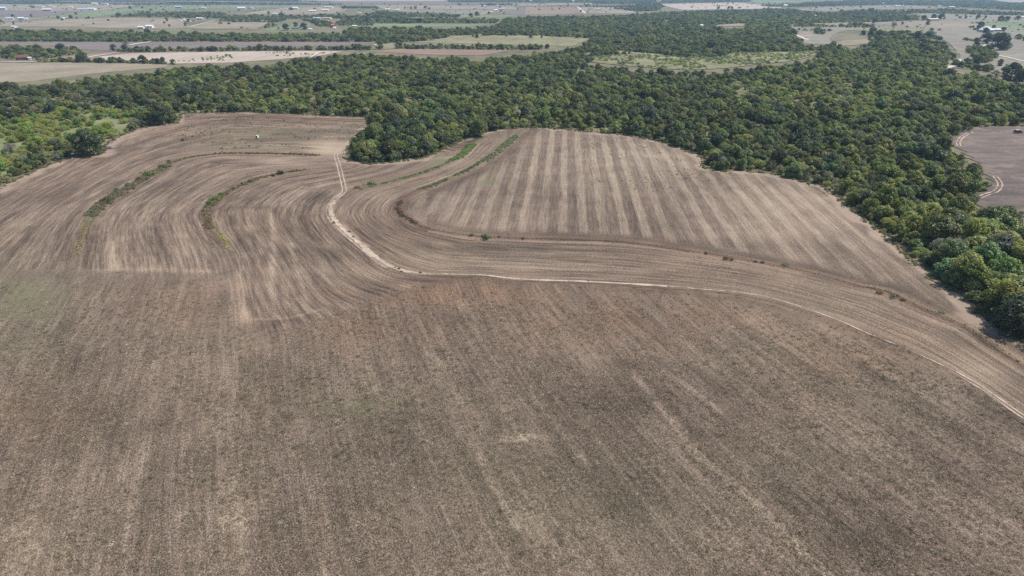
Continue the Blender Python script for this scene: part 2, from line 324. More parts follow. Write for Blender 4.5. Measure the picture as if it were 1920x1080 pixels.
def field_data(x, y):
    dL, sL, aL = polydist(G_LEFT, x, y); dLB, sLB, aLB = polydist(G_LB, x, y); dMB, sMB, aMB = polydist(G_MB, x, y)
    dTT, sTT, aTT = polydist(G_TT, x, y); dDI, sDI, aDI = polydist(G_DI, x, y)
    dCR, _, _ = polydist(G_CREST, x, y); dWE, _, _ = polydist(WOOD_EDGE_L, x, y)
    dTR, _, _ = polydist(G_TRACK, x, y); dT2, _, _ = polydist(G_TRACK2, x, y)
    in_di = inside(DITCH_POLY, x, y); in_f = inside(F_POLY, x, y)
    px, py, _ = project(x, y, 0.0)
    # contour rows: which pair of terraces lies on either side
    s0 = sL > 0; s1 = sLB < 0; s2 = sMB < 0; s3 = sTT < 0
    lev = np.where(in_di, 4, 0)
    D = np.stack([dL, dLB, dMB, dTT, dDI]); A = np.stack([aL, aLB, aMB, aTT, aDI])
    right_of = np.stack([np.ones_like(s1), s1, s2, s3, in_di])
    lev = np.where(in_di, 4, np.where(s3, 3, np.where(s2, 2, np.where(s1, 1, 0))))
    n = np.arange(x.size); lo = lev; hi = np.minimum(lev+1, 4)
    dl = D[lo, n]; dh = D[hi, n]
    u = np.where(lev < 4, lev + dl/(dl+dh+1e-6), 4 + dDI/45)*42.0
    v = A[lo, n]
    st = np.zeros(x.size)
    nz = vnoise(x, y, 9, 3)
    dF, _, _ = polydist(F_POLY[:-2], x, y)
    st[in_f] = smooth(0.5, np.where(px[in_f] < 520, 11, 4), dF[in_f] + (nz[in_f] - .4)*5)
    st[in_di] = smooth(6, 11, dDI[in_di] + nz[in_di]*2)
    dirx = np.where(in_f, F_DIR[0], D_DIR[0]); diry = np.where(in_f, F_DIR[1], D_DIR[1])
    bend = np.where(in_f, 5*np.sin(y/60.), 0)
    us = x*diry - y*dirx + bend; vs = x*dirx + y*diry
    passes = np.where(in_di, smooth(6, 12, dDI)*(0.35 + 0.75*vnoise(us, vs/14, 6, 5)), 0.0)*(1 - 0.75*smooth(1300, 1600, px - (py-300)*0.9))
    passes += np.where(in_f, 0.16*vnoise(us, vs/20, 9, 8), 0)
    bare = 0.85*(1 - smooth(1.2, np.where(px < 345, 10.5, 7.5), dWE + (nz-0.5)*6)) * np.clip(0.78 + 0.3*(px < 340) + 0.25*(px > 1540), 0, 1)
    bare = np.maximum(bare, np.where(py < 365, 0.45, 0.68)*(1 - smooth(0.8, 3.4, dTR + (nz-0.5)*2.5)))
    bare = np.maximum(bare, 0.42*(1 - smooth(0.8, 3.0, dT2 + (nz-0.5)*2)))
    bare = np.maximum(bare, 0.8*np.exp(-((dDI-1.8)/1.0)**2)*(px > 800)*(px < 1500)*(~in_di))
    bare = np.maximum(bare, 0.45*np.exp(-((dLB-3.0)/1.2)**2)*(py < 420))
    bare = np.maximum(bare, 0.9*np.exp(-(((px-640)/30)**2 + ((py-272)/9)**2)))
    bare = np.maximum(bare, 0.5*np.exp(-(((px-840)/60)**2 + ((py-296)/6)**2)))
    bare = np.maximum(bare, 0.58*np.exp(-((dDI-1.6)/1.0)**2)*(px >= 1450)*(px < 1800)*(~in_di))
    for o_ in (4.0, 5.8, 9.5): bare = np.maximum(bare, 0.42*np.exp(-((dWE - o_)/.45)**2)*((px > 1500) | (px < 330))*(py > 230))
    dark = blob('dark', px, py); weed = blob('weed', px, py); red = blob('red', px, py); light = blob('light', px, py)
    for L, wd, a in LIGHT_LINES + PALE_B:
        d, _, _ = polydist(L, x, y); light = np.maximum(light, a*np.exp(-((d + (vnoise(x, y, 2.5, 4)-.5)*0.8)/wd)**2))
    dark = np.maximum(dark, 0.6*np.exp(-((dDI-6)/4)**2)*in_di*(px > 800))
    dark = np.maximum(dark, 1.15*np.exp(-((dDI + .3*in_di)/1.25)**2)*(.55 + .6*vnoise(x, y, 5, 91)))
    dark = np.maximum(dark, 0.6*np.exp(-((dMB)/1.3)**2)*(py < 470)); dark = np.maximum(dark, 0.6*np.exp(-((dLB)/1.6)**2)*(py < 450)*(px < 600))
    red = np.maximum(red, 1.0*np.exp(-((dDI)/3.2)**2))
    for o_ in (3.1, 7.6): dark = np.maximum(dark, 0.7*np.exp(-((dWE - o_)/.5)**2)*((px > 1450) | (px < 330))*(vnoise(x, y, 12, 71)))
    weed = np.maximum(weed, 0.75*np.exp(-(dLB/2.2)**2)*(px > 160)*(px < 460)*(py < 420)); weed = np.maximum(weed, 0.6*np.exp(-(dMB/1.8)**2)*(py < 400))
    weed = np.maximum(weed, 0.8*np.exp(-(dTT/1.8)**2)*(py < 352)); weed = np.maximum(weed, 0.8*np.exp(-(dDI/2.2)**2)*(py < 352))
    contrast = np.where(in_f, 0.27, np.where(in_di, 0.27, 0.60)); red = np.maximum(red, 0.45*(~in_f)*(~in_di)*vnoise(x, y, 30, 41))
    rel = relief_from(dLB, dMB, dTT, dDI, sDI, dCR)
    z = hb(x, y) + rel
    one = np.ones(x.size)
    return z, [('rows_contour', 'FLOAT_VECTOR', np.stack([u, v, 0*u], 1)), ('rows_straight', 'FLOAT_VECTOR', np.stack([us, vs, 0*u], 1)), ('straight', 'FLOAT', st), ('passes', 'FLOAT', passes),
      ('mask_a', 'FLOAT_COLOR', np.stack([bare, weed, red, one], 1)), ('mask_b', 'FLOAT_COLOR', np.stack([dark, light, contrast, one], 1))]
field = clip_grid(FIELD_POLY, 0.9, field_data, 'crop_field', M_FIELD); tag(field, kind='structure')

# wheel ruts of the farm track
def ribbon_verts(L, off, half, lift, ground_f=land, wob=0.0, seed=0):
    L = np.asarray(L); T = np.gradient(L, axis=0); T /= np.linalg.norm(T, axis=1)[:, None] + 1e-9
    R = np.stack([T[:, 1], -T[:, 0]], 1)
    wv = half*(1 + wob*(vnoise(np.arange(len(L)), np.zeros(len(L)), 2.0, seed)*2 - 1))
    a = L + R*(off - wv)[:, None]; b = L + R*(off + wv)[:, None]; c = L + R*np.asarray(off + 0*wv)[:, None]
    V = []
    for P, dz in ((a, 0.0), (c, -0.02), (b, 0.0)):
        V.append(np.stack([P[:, 0], P[:, 1], ground_f(P[:, 0], P[:, 1]) + lift + dz], 1))
    n = len(L); V = np.concatenate(V); i = np.arange(n-1)
    F = np.concatenate([np.stack([i, i+n, i+n+1, i+1], 1), np.stack([i+n, i+2*n, i+2*n+1, i+n+1], 1)])
    return V, F
def ribbons(name, items, m, kind='structure'):
    VV = []; FF = []; o = 0
    for V, F in items: VV.append(V); FF.append(F+o); o += len(V)
    ob = link(name, np_mesh(name, np.concatenate(VV), np.concatenate(FF)), m); ob.data.shade_smooth(); tag(ob, kind=kind); return ob
def dense(p, step): return catmull(gp(p), step)
tr = dense(TRACK[:11], 0.8); trl = dense(TRACK[10:] + TRACK2[1:3], 0.8); tr2 = dense(TRACK2[2:], 0.8)
z0 = np.zeros(len(tr)); zl = np.zeros(len(trl)); z2 = np.zeros(len(tr2))
ribbons('dirt_track', [ribbon_verts(tr, z0-0.8, 0.27, 0.06, wob=.6, seed=1), ribbon_verts(tr, z0+0.8, 0.27, 0.06, wob=.6, seed=2),
  ribbon_verts(trl, zl-0.35+0.5*vnoise(np.arange(len(trl)), zl, 9, 5), 0.85, 0.06, wob=.55, seed=7), ribbon_verts(trl[:len(trl)//2], zl[:len(trl)//2]+1.5, 0.16, 0.06, wob=.8, seed=9),
  ribbon_verts(tr2, z2-0.3+0.8*vnoise(np.arange(len(tr2)), z2, 12, 6), 0.22, 0.06, wob=.95, seed=3), ribbon_verts(tr2[len(tr2)*2//3:], z2[len(tr2)*2//3:]+1.3, 0.16, 0.06, wob=.95, seed=4)], M_RUT)

# neighbouring dark field on the right
DARK_EDGE = [(1768,262),(1800,252),(1815,243),(1850,239),(1925,237),(2100,236),(2300,240),(2400,420),(2050,430),(1960,422),(1912,417),(1880,405),(1850,388),(1818,372),(1812,366),(1850,358),(1872,350),(1868,335),(1850,318),(1835,300),(1818,284)]
DARK_POLY = gp(DARK_EDGE)
def dark_z(x, y): return hb(x, y), []
dark_field = clip_grid(DARK_POLY, 4.0, dark_z, 'ploughed_field', M_DARKSOIL); tag(dark_field, kind='structure')
_it = []
for q, pts in enumerate(([(1822,247),(1804,257),(1797,266),(1798,274)], [(1866,331),(1875,345),(1868,358),(1846,366),(1832,373)])):
    dt = dense(pts, 1.2); zz = np.zeros(len(dt)); _it += [ribbon_verts(dt, zz-0.85, 0.27, 0.09, hb, .9, 5+q), ribbon_verts(dt, zz+0.85, 0.27, 0.09, hb, .9, 8+q)]
ribbons('field_track', _it, M_RUT)

# far fields, pastures, roads
def rgb(r, g, b, k=1.0):
    f = lambda c: ((c/255+0.055)/1.055)**2.4 if c > 10 else c/255/12.92
    return (f(r)*k, f(g)*k, f(b)*k)
FM = {
 'tan': m_patch('dry_tan_pasture', (0.20,0.165,0.115), (0.36,0.305,0.225), 0.02, 0.02, 0.2),
 'pale': m_patch('pale_bare_clay', (0.34,0.275,0.22), (0.52,0.43,0.36), 0.03, 0.006, 0.2),
 'plough': m_patch('purple_grey_ploughed_soil', (0.14,0.115,0.11), (0.25,0.205,0.185), 0.004, 0.06, 0.2),
 'green': m_patch('green_hay_meadow', (0.13,0.16,0.085), (0.24,0.27,0.14), 0.008, 0.03, 0.2),
 'olive': m_patch('olive_grass_meadow', (0.16,0.155,0.08), (0.31,0.285,0.17), 0.02, 0.012, 0.25, (0.13,0.135,0.06)),
 'brown': m_patch('brown_fallow_soil', (0.20,0.135,0.10), (0.33,0.24,0.185), 0.01, 0.04, 0.2),
 'grey': m_patch('grey_dry_pasture', (0.185,0.165,0.13), (0.31,0.275,0.22), 0.012, 0.03, 0.2, (0.16,0.16,0.10)),
 'scrub': m_patch('bright_scrub_grass', (0.12, 0.145, 0.05), (0.23, 0.24, 0.11), 0.06, 0.06, 0.5, (0.27, 0.23, 0.15)),
 'road': m_patch('caliche_road_gravel', (0.45,0.40,0.33), (0.6,0.54,0.46), 0.1, 0.1, 0.3),
}
FAR = [
 ('pasture','tan',[(-260,117),(0,118),(150,117),(312,121),(285,128),(180,137),(60,152),(-60,160),(-260,172)]),
 ('bare_field','pale',[(185,106),(250,99),(420,97),(600,95),(642,96),(600,104),(520,111),(430,117),(330,119),(190,114)]),
 ('fallow_field','brown',[(60,112),(110,108),(205,97),(330,94),(420,96.5),(250,98.5),(184,105.5),(180,113)]),
 ('ploughed_field','plough',[(-260,79),(0,78),(250,79.5),(330,78),(690,79),(684,85),(500,87.5),(300,90.5),(205,96.5),(150,92),(120,86),(0,84),(-260,86)]),
 ('pasture','tan',[(-260,42),(20,41),(100,36),(250,34),(330,37),(345,52),(200,52),(100,49),(-260,50)]),
 ('ploughed_field','plough',[(-260,20.5),(0,20.7),(158,21),(115,26.5),(62,31.5),(-260,33.5)]),
 ('pasture','grey',[(-260,34),(62,32.2),(100,33.6),(20,40.5),(-260,41)]),
 ('hay_meadow','green',[(64,32),(116,27),(160,21.2),(215,17),(300,11),(340,9.8),(640,11.4),(520,14),(400,16),(240,21),(188,31.5),(110,33.2)]),
 ('pasture','tan',[(-260,8),(0,7.8),(170,7),(250,9),(212,16.5),(160,20.3),(0,20),(-260,19.8)]),
 ('ploughed_field','plough',[(110,3),(240,2.3),(640,6.2),(900,8.5),(900,5.6),(640,3.2),(300,0.5),(110,0.5)]),
 ('pasture','tan',[(336,51),(402,40.5),(505,41.5),(486,52),(480,54),(380,54)]),
 ('lawn','green',[(488,55),(530,46),(580,43),(582,48),(560,57),(500,58)]),
 ('pasture','tan',[(462,25.2),(545,15),(630,12),(650,17),(632,24),(560,27),(500,27)]),
 ('meadow','green',[(300,57.2),(360,57.4),(420,58.2),(420,60),(300,59)]),
 ('meadow','olive',[(704,83),(740,81),(830,73.6),(850,66.6),(1000,67),(1110,72.2),(1085,80),(1075,86),(1040,86),(760,79.5),(742,90.5),(712,91.5)]),
 ('fallow_field','brown',[(700,97),(742,92),(800,92.4),(962,94.2),(900,104.5),(800,102.5)]),
 ('hay_meadow','green',[(650,44.6),(930,44.6),(885,50),(700,50)]),
 ('pasture','tan',[(702,9.6),(850,10.2),(960,11.6),(975,18),(850,17.4),(720,17.6)]),
 ('pasture','grey',[(780,18.3),(975,18.8),(905,24.5),(865,27),(800,22)]),
 ('fallow_field','brown',[(986,13.4),(1080,13.6),(1099,25.6),(984,27.4)]),
 ('pasture','tan',[(1087,13.6),(1140,13.8),(1192,22),(1186,25),(1104,25.4)]),
 ('ploughed_field','plough',[(918,27.2),(962,21),(984.5,19.5),(982.6,27.6)]),
 ('hay_meadow','green',[(858,32.5),(866,27.4),(980,28),(940,33)]),
 ('bare_field','pale',[(1238,7.4),(1380,4.8),(1420,8.5),(1470,14),(1420,16.5),(1280,18.5),(1255,13)]),
 ('hay_meadow','green',[(1408,0.5),(1530,0.8),(1500,5),(1420,8)]),
 ('pasture','grey',[(1500,16),(1560,12.5),(1680,9.8),(1730,11.8),(1780,14.5),(1700,17),(1600,17.5),(1560,21),(1500,19)]),
 ('pasture','grey',[(1484,48),(1500,45),(1560,43.5),(1610,42),(1728,39),(1735,31),(1720,25.5),(1790,25.5),(1900,29),(2300,33),(2300,60),(2000,120),(1960,150),(1900,152),(1850,132),(1790,128),(1768,118),(1800,108),(1790,92),(1765,74),(1700,63),(1640,60.5),(1600,57),(1575,60),(1556,70),(1556,84),(1500,80),(1515,68),(1490,60)]),
 ('hay_meadow','green',[(1810,40),(1920,41),(2200,44),(2200,60),(1960,60),(1900,56),(1840,47)]),
 ('pasture','tan',[(1560,84.5),(1582,75.6),(1622,74),(1640,80),(1600,85)]),
 ('meadow','olive',[(1088,113),(1130,105),(1200,101.5),(1240,104),(1290,108.6),(1350,107.6),(1372,99.6),(1440,97.6),(1552,96.6),(1532,102.5),(1482,115),(1420,121),(1370,127),(1290,131),(1200,126)]),
 ('meadow','scrub',[(-420,330),(-420,232),(0,222),(120,214),(222,210),(252,240),(205,258),(160,268),(100,280),(60,300),(0,335),(-200,420)]),
 ('clearing','tan',[(1138,97),(1160,95.5),(1200,99),(1245,102.5),(1235,104.3),(1200,101),(1150,100)]),
 ('clearing','tan',[(1330,48),(1385,44),(1400,44.5),(1395,49),(1340,50)]),
 ('clearing','tan',[(1490,65),(1512,60),(1528,63),(1520,70),(1500,70)]),
 ('pasture','tan',[(700,17.9),(778,18.6),(800,22.6),(860,27.2),(750,21)]),
 ('bare_field','pale',[(1860,0.5),(2050,0.8),(2050,4.5),(1900,4)]),
 ('pasture','tan',[(900,8.6),(1100,6),(1280,7),(1240,6.5),(1160,9.5),(980,10.8)]),
 ('ploughed_field','plough',[(1622,47),(1650,46),(1700,48),(1690,50),(1640,49.5)]),
 ('meadow','olive',[(1610,52),(1660,50.5),(1730,54),(1740,60),(1700,60),(1640,58),(1600,55)]),
 ('pasture','tan',[(1700,42),(1760,40),(1830,43),(1840,50),(1770,52),(1700,47)]),
 ('bare_field','pale',[(560,0.5),(840,0.5),(830,2.2),(640,2.6)]),
]
FAR_POLYS = []
for q, (nm, mk, pts) in enumerate(FAR):
    P = gp(pts); FAR_POLYS.append(P)
    Q = catmull(P, 25.0, True) if len(P) > 6 and nm in ('meadow', 'clearing', 'pasture') else P
    bm = bmesh.new(); lift = -0.08 + 0.012*q
    hz = hb(Q[:, 0], Q[:, 1])
    f = bm.faces.new([bm.verts.new((p[0], p[1], float(h) + lift)) for p, h in zip(Q, hz)])
    bmesh.ops.triangulate(bm, faces=[f])
    for f in bm.faces:
        if f.normal.z < 0: f.normal_flip()
    me = bpy.data.meshes.new(nm); bm.to_mesh(me); bm.free()
    tag(link(nm, me, FM[mk]), kind='structure')
ROADS = [([(243,85),(255,82.5),(275,79.5),(285,78)], 3.5), ([(0,117),(60,116),(140,112),(180,105),(240,96)], 2.4), ([(15,46),(100,43),(180,37),(240,34)], 3.5), ([(357,50),(380,44),(402,39)], 3.0), ([(470,25),(545,14)], 3.5),
  ([(1083,13),(1098,25.5)], 6), ([(1143,13.5),(1170,19),(1190,24)], 4), ([(900,27),(925,21)], 4), ([(1700,48.5),(1745,52),(1830,56.5),(1925,64),(2100,76)], 2.2), ([(1862,103),(1885,107),(1925,116),(2050,140)], 2.4), ([(1840,90),(1850,84)], 2.5),
  ([(1470,58),(1485,63),(1502,70),(1515,75)], 3.5), ([(1430,70),(1450,64),(1462,59)], 3), ([(703,85),(712,78)], 2.5), ([(712,77.5),(800,75.5),(846,72)], 2.0), ([(335,0.8),(640,2.2)], 8), ([(1330,30),(1336,33)], 4), ([(1260,53),(1275,52)],3.0), ([(580,110),(600,97)],1.5), ([(1790,98),(1810,100),(1820,96)],3.0), ([(1800,112),(1790,122),(1765,134)],2.5)]
items = []
for q, (pts, hw) in enumerate(ROADS):
    L = dense(pts, 12); items.append(ribbon_verts(L, np.zeros(len(L)), hw, 0.45 + 0.01*q, hb, .3, q))
ribbons('farm_road', items, FM['road'])

# ------------------------------------------------------------------ foliage
def m_leaf():
    m, t = mat('leaf_foliage'); k = N(t)
    tint = k.attr('tint', 'INSTANCER').outputs['Vector']
    lv = k.attr('leaf_var').outputs['Fac']
    oc = k.n('ShaderNodeTexCoord').outputs['Object']
    cl = k.noise(oc, 0.75, 2, 0.6)
    c = k.mix(1.0, tint, k.mix(k.ss(cl, 0.3, 0.7), (0.72, 0.78, 0.80), (1.28, 1.22, 1.05)), 'MULTIPLY')
    vs = k.n('ShaderNodeVectorMath', operation='SCALE'); k.l(c, vs.inputs[0]); k.l(lv, vs.inputs['Scale'])
    d = k.n('ShaderNodeBsdfDiffuse'); k.l(vs.outputs[0], d.inputs[0])
    tr = k.n('ShaderNodeBsdfTranslucent'); tc = k.mix(1.0, vs.outputs[0], (1.15, 1.25, 0.6), 'MULTIPLY'); k.l(tc, tr.inputs[0])
    g = k.n('ShaderNodeBsdfGlossy'); g.inputs['Roughness'].default_value = 0.45; g.inputs[0].default_value = (1, 1, 1, 1)
    a = k.n('ShaderNodeMixShader'); a.inputs[0].default_value = 0.48; k.l(d.outputs[0], a.inputs[1]); k.l(tr.outputs[0], a.inputs[2])
    b = k.n('ShaderNodeMixShader'); b.inputs[0].default_value = 0.025; k.l(a.outputs[0], b.inputs[1]); k.l(g.outputs[0], b.inputs[2])
    o = k.n('ShaderNodeOutputMaterial'); k.l(b.outputs[0], o.inputs[0]); return m
def m_bark():
    m, t = mat('grey_brown_bark'); k = N(t)
    oc = k.n('ShaderNodeTexCoord').outputs['Object']
    f = k.noise(k.scale(oc, 4, 4, 0.8), 1.5, 4, 0.7)
    finish(k, k.mix(f, (0.09, 0.075, 0.06), (0.26, 0.23, 0.19)), f, 0.6, 0.1); return m
M_LEAF = m_leaf(); M_BARK = m_bark()
def tube(V, F, p, q, r0, r1, n=5):
    p = np.asarray(p, float); q = np.asarray(q, float); d = q-p; d /= np.linalg.norm(d)+1e-9
    a = np.cross(d, (0, 0, 1) if abs(d[2]) < 0.9 else (1, 0, 0)); a /= np.linalg.norm(a); b = np.cross(d, a)
    o = len(V)
    for c, r in ((p, r0), (q, r1)):
        for i in range(n):
            t = 2*math.pi*i/n; V.append(c + r*(math.cos(t)*a + math.sin(t)*b))
    for i in range(n): F.append((o+i, o+(i+1) % n, o+n+(i+1) % n, o+n+i))
def leaf_cloud(rs, centers, radii, n_leaf, size, flat=0.55, droop=0.0, thin=1.0):
    """small leaf sprays over the outside of every lobe; returns quad verts"""
    w = radii**2; pick = rs.choice(len(radii), n_leaf, p=w/w.sum())
    d = rs.normal(size=(n_leaf, 3)); d[:, 2] = d[:, 2]*0.85 + 0.15; d /= np.linalg.norm(d, axis=1)[:, None]
    rr = radii[pick]*np.where(rs.random(n_leaf) < 0.88, rs.uniform(0.84, 1.08, n_leaf), rs.uniform(0.4, 0.85, n_leaf))
    p = centers[pick] + d*rr[:, None]*np.array([1, 1, 0.82])
    nrm = d + rs.normal(size=(n_leaf, 3))*flat; nrm[:, 2] += 0.55; nrm /= np.linalg.norm(nrm, axis=1)[:, None]
    a = np.cross(nrm, rs.normal(size=(n_leaf, 3))); a /= np.linalg.norm(a, axis=1)[:, None]; b = np.cross(nrm, a)
    s = size*rs.uniform(0.6, 1.35, n_leaf)[:, None]
    q = np.stack([p - a*s*0.5, p - b*s*0.5*thin, p + a*s*0.55, p + b*s*0.5*thin], 1) 
    q[:, 1] += nrm*s*0.12*rs.normal(size=(n_leaf, 1)); q[:, 3] += nrm*s*0.12*rs.normal(size=(n_leaf, 1))
    return q, d
SPEC = {}
def make_variant(species, seed):
    rs = np.random.default_rng(seed)
    V = []; F = []                     # limbs
    if species == 'oak':    R, H, nl, n, sz, lo = 4.9, 8.6, 46, 4600, 0.44, 0.08
    if species == 'elm':    R, H, nl, n, sz, lo = 3.9, 8.2, 38, 3600, 0.40, 0.06
    if species == 'mesquite': R, H, nl, n, sz, lo = 3.5, 5.0, 34, 2900, 0.30, 0.08
    if species == 'brush':  R, H, nl, n, sz, lo = 3.2, 6.2, 28, 1900, 0.30, 0.10
    if species == 'bush':   R, H, nl, n, sz, lo = 0.8, 1.1, 9, 420, 0.16, 0.0
    if species == 'weed':   R, H, nl, n, sz, lo = 0.68, 0.42, 9, 190, 0.17, 0.0
    t = rs.random(nl); ang = rs.random(nl)*6.283; hz = lo + (1-lo)*rs.random(nl)**0.8
    prof = {'oak': lambda h: np.sqrt(np.clip(1-((h-0.42)/0.62)**2, 0.05, 1)), 'elm': lambda h: np.sqrt(np.clip(1-((h-0.5)/0.56)**2, 0.04, 1)),
            'mesquite': lambda h: np.clip(0.35+0.95*h, 0, 1)*np.sqrt(np.clip(1.02-((h-0.55)/0.5)**2, 0.1, 1)), 'brush': lambda h: np.sqrt(np.clip(1-((h-0.5)/0.6)**2, 0.08, 1)),
            'bush': lambda h: np.sqrt(np.clip(1-h*h*0.9, 0.1, 1)), 'weed': lambda h: np.sqrt(np.clip(1-h*h*0.9, 0.1, 1))}[species](hz)
    lob = 1 + 0.26*np.sin(ang*2 + seed) + 0.20*np.sin(ang*3 + seed*2)
    rad = R*prof*lob*(0.62 + 0.3*t)
    lr = {'oak': 1.35, 'elm': 1.15, 'mesquite': 0.95, 'brush': 0.8, 'bush': 0.34, 'weed': 0.36}[species]*rs.uniform(0.55, 1.4, nl)
    if species not in ('bush', 'weed'):          # a closed dome over the top, rounded not pointed
        kd = nl//2; gang = np.arange(kd)*2.39996 + seed; gr = np.sqrt((np.arange(kd)+.5)/kd)*0.86
        ang[:kd] = gang; rad[:kd] = R*lob[:kd]*gr*0.98; hz[:kd] = (0.98 - 0.42*gr**2.4)*(0.92 + 0.14*t[:kd])
    C = np.stack([np.cos(ang)*np.maximum(rad-lr*0.6, 0), np.sin(ang)*np.maximum(rad-lr*0.6, 0), np.maximum(hz*(H-lr*0.7), lr*0.6)], 1)
    q, d = leaf_cloud(rs, C, lr, n, sz*(1.2 if species in ('oak', 'elm', 'mesquite') else 1.0), 0.36 if species != 'brush' else 1.0, thin=0.9 if species in ('oak', 'elm') else 0.55)
    LV = q.reshape(-1, 3); LF = np.arange(len(LV)).reshape(-1, 4)
    LV[:, 2] = np.maximum(LV[:, 2], 0.03)
    lv = rs.uniform(0.62, 1.38, n); shade_leaf = np.repeat(lv, 1)
    if species not in ('bush', 'weed'):
        top = np.array([rs.normal()*0.2, rs.normal()*0.2, H*0.42])
        for i in rs.permutation(nl)[:11 if species != 'brush' else 20]:
            p = top*rs.uniform(0.55, 1.0); m_ = (p + C[i])/2 + np.array([0, 0, 0.4])
            tube(V, F, p, m_, 0.10, 0.065, 4); tube(V, F, m_, C[i] + (C[i]-m_)*0.35, 0.065, 0.02, 4)
        if species == 'brush':
            for i in range(170):
                c = C[rs.integers(nl)]; dd = rs.normal(size=3); dd[2] = abs(dd[2]); dd /= np.linalg.norm(dd)
                tube(V, F, c, c + dd*rs.uniform(0.8, 1.7), 0.035, 0.012, 3)
    nlf = len(LV)
    if V:
        AV = np.vstack([LV, np.array(V)]); AF = np.vstack([LF, np.array(F)+nlf])
    else: AV, AF = LV, LF
    me = np_mesh('crown', AV, AF); me.materials.append(M_LEAF); me.materials.append(M_BARK)
    mi = np.zeros(len(AF), np.int32); mi[len(LF):] = 1; me.polygons.foreach_set('material_index', mi)
    fv = np.ones(len(AF)); fv[:len(LF)] = lv; set_attr(me, 'leaf_var', 'FLOAT', 'FACE', fv)
    # trunk with a few limbs
    V = []; F = []; r = 0.045*H*0.7
    lean = rs.normal(size=2)*0.25
    pts = [np.array([0, 0, -0.4]), np.array([lean[0]*0.3, lean[1]*0.3, H*0.14]), np.array([lean[0], lean[1], H*0.30]), np.array([lean[0]*1.6, lean[1]*1.6, H*0.55])]
    for i, (a, b) in enumerate(zip(pts[:-1], pts[1:])): tube(V, F, a, b, r*(1.25-0.33*i), r*(0.92-0.33*i), 7)
    for i in range(5):
        a = rs.random()*6.283; s = pts[2] if i < 3 else pts[1]
        e = s + np.array([math.cos(a)*R*0.5, math.sin(a)*R*0.5, H*0.22]); tube(V, F, s, e, r*0.42, r*0.18, 5)
    tm = np_mesh('trunk', np.array(V), np.array(F)); tm.materials.append(M_BARK); tm.shade_smooth()
    return me, tm, R, H
for sp, k in (('oak', 4), ('elm', 4), ('mesquite', 4), ('brush', 3), ('bush', 3), ('weed', 3)):
    SPEC[sp] = [make_variant(sp, 11*i + len(sp)*7 + 1) for i in range(k)]
SPN = ['oak', 'elm', 'mesquite', 'brush']
TINT = {'oak': (0.098, 0.122, 0.052), 'elm': (0.160, 0.195, 0.074), 'mesquite': (0.225, 0.265, 0.098), 'brush': (0.31, 0.29, 0.235)}

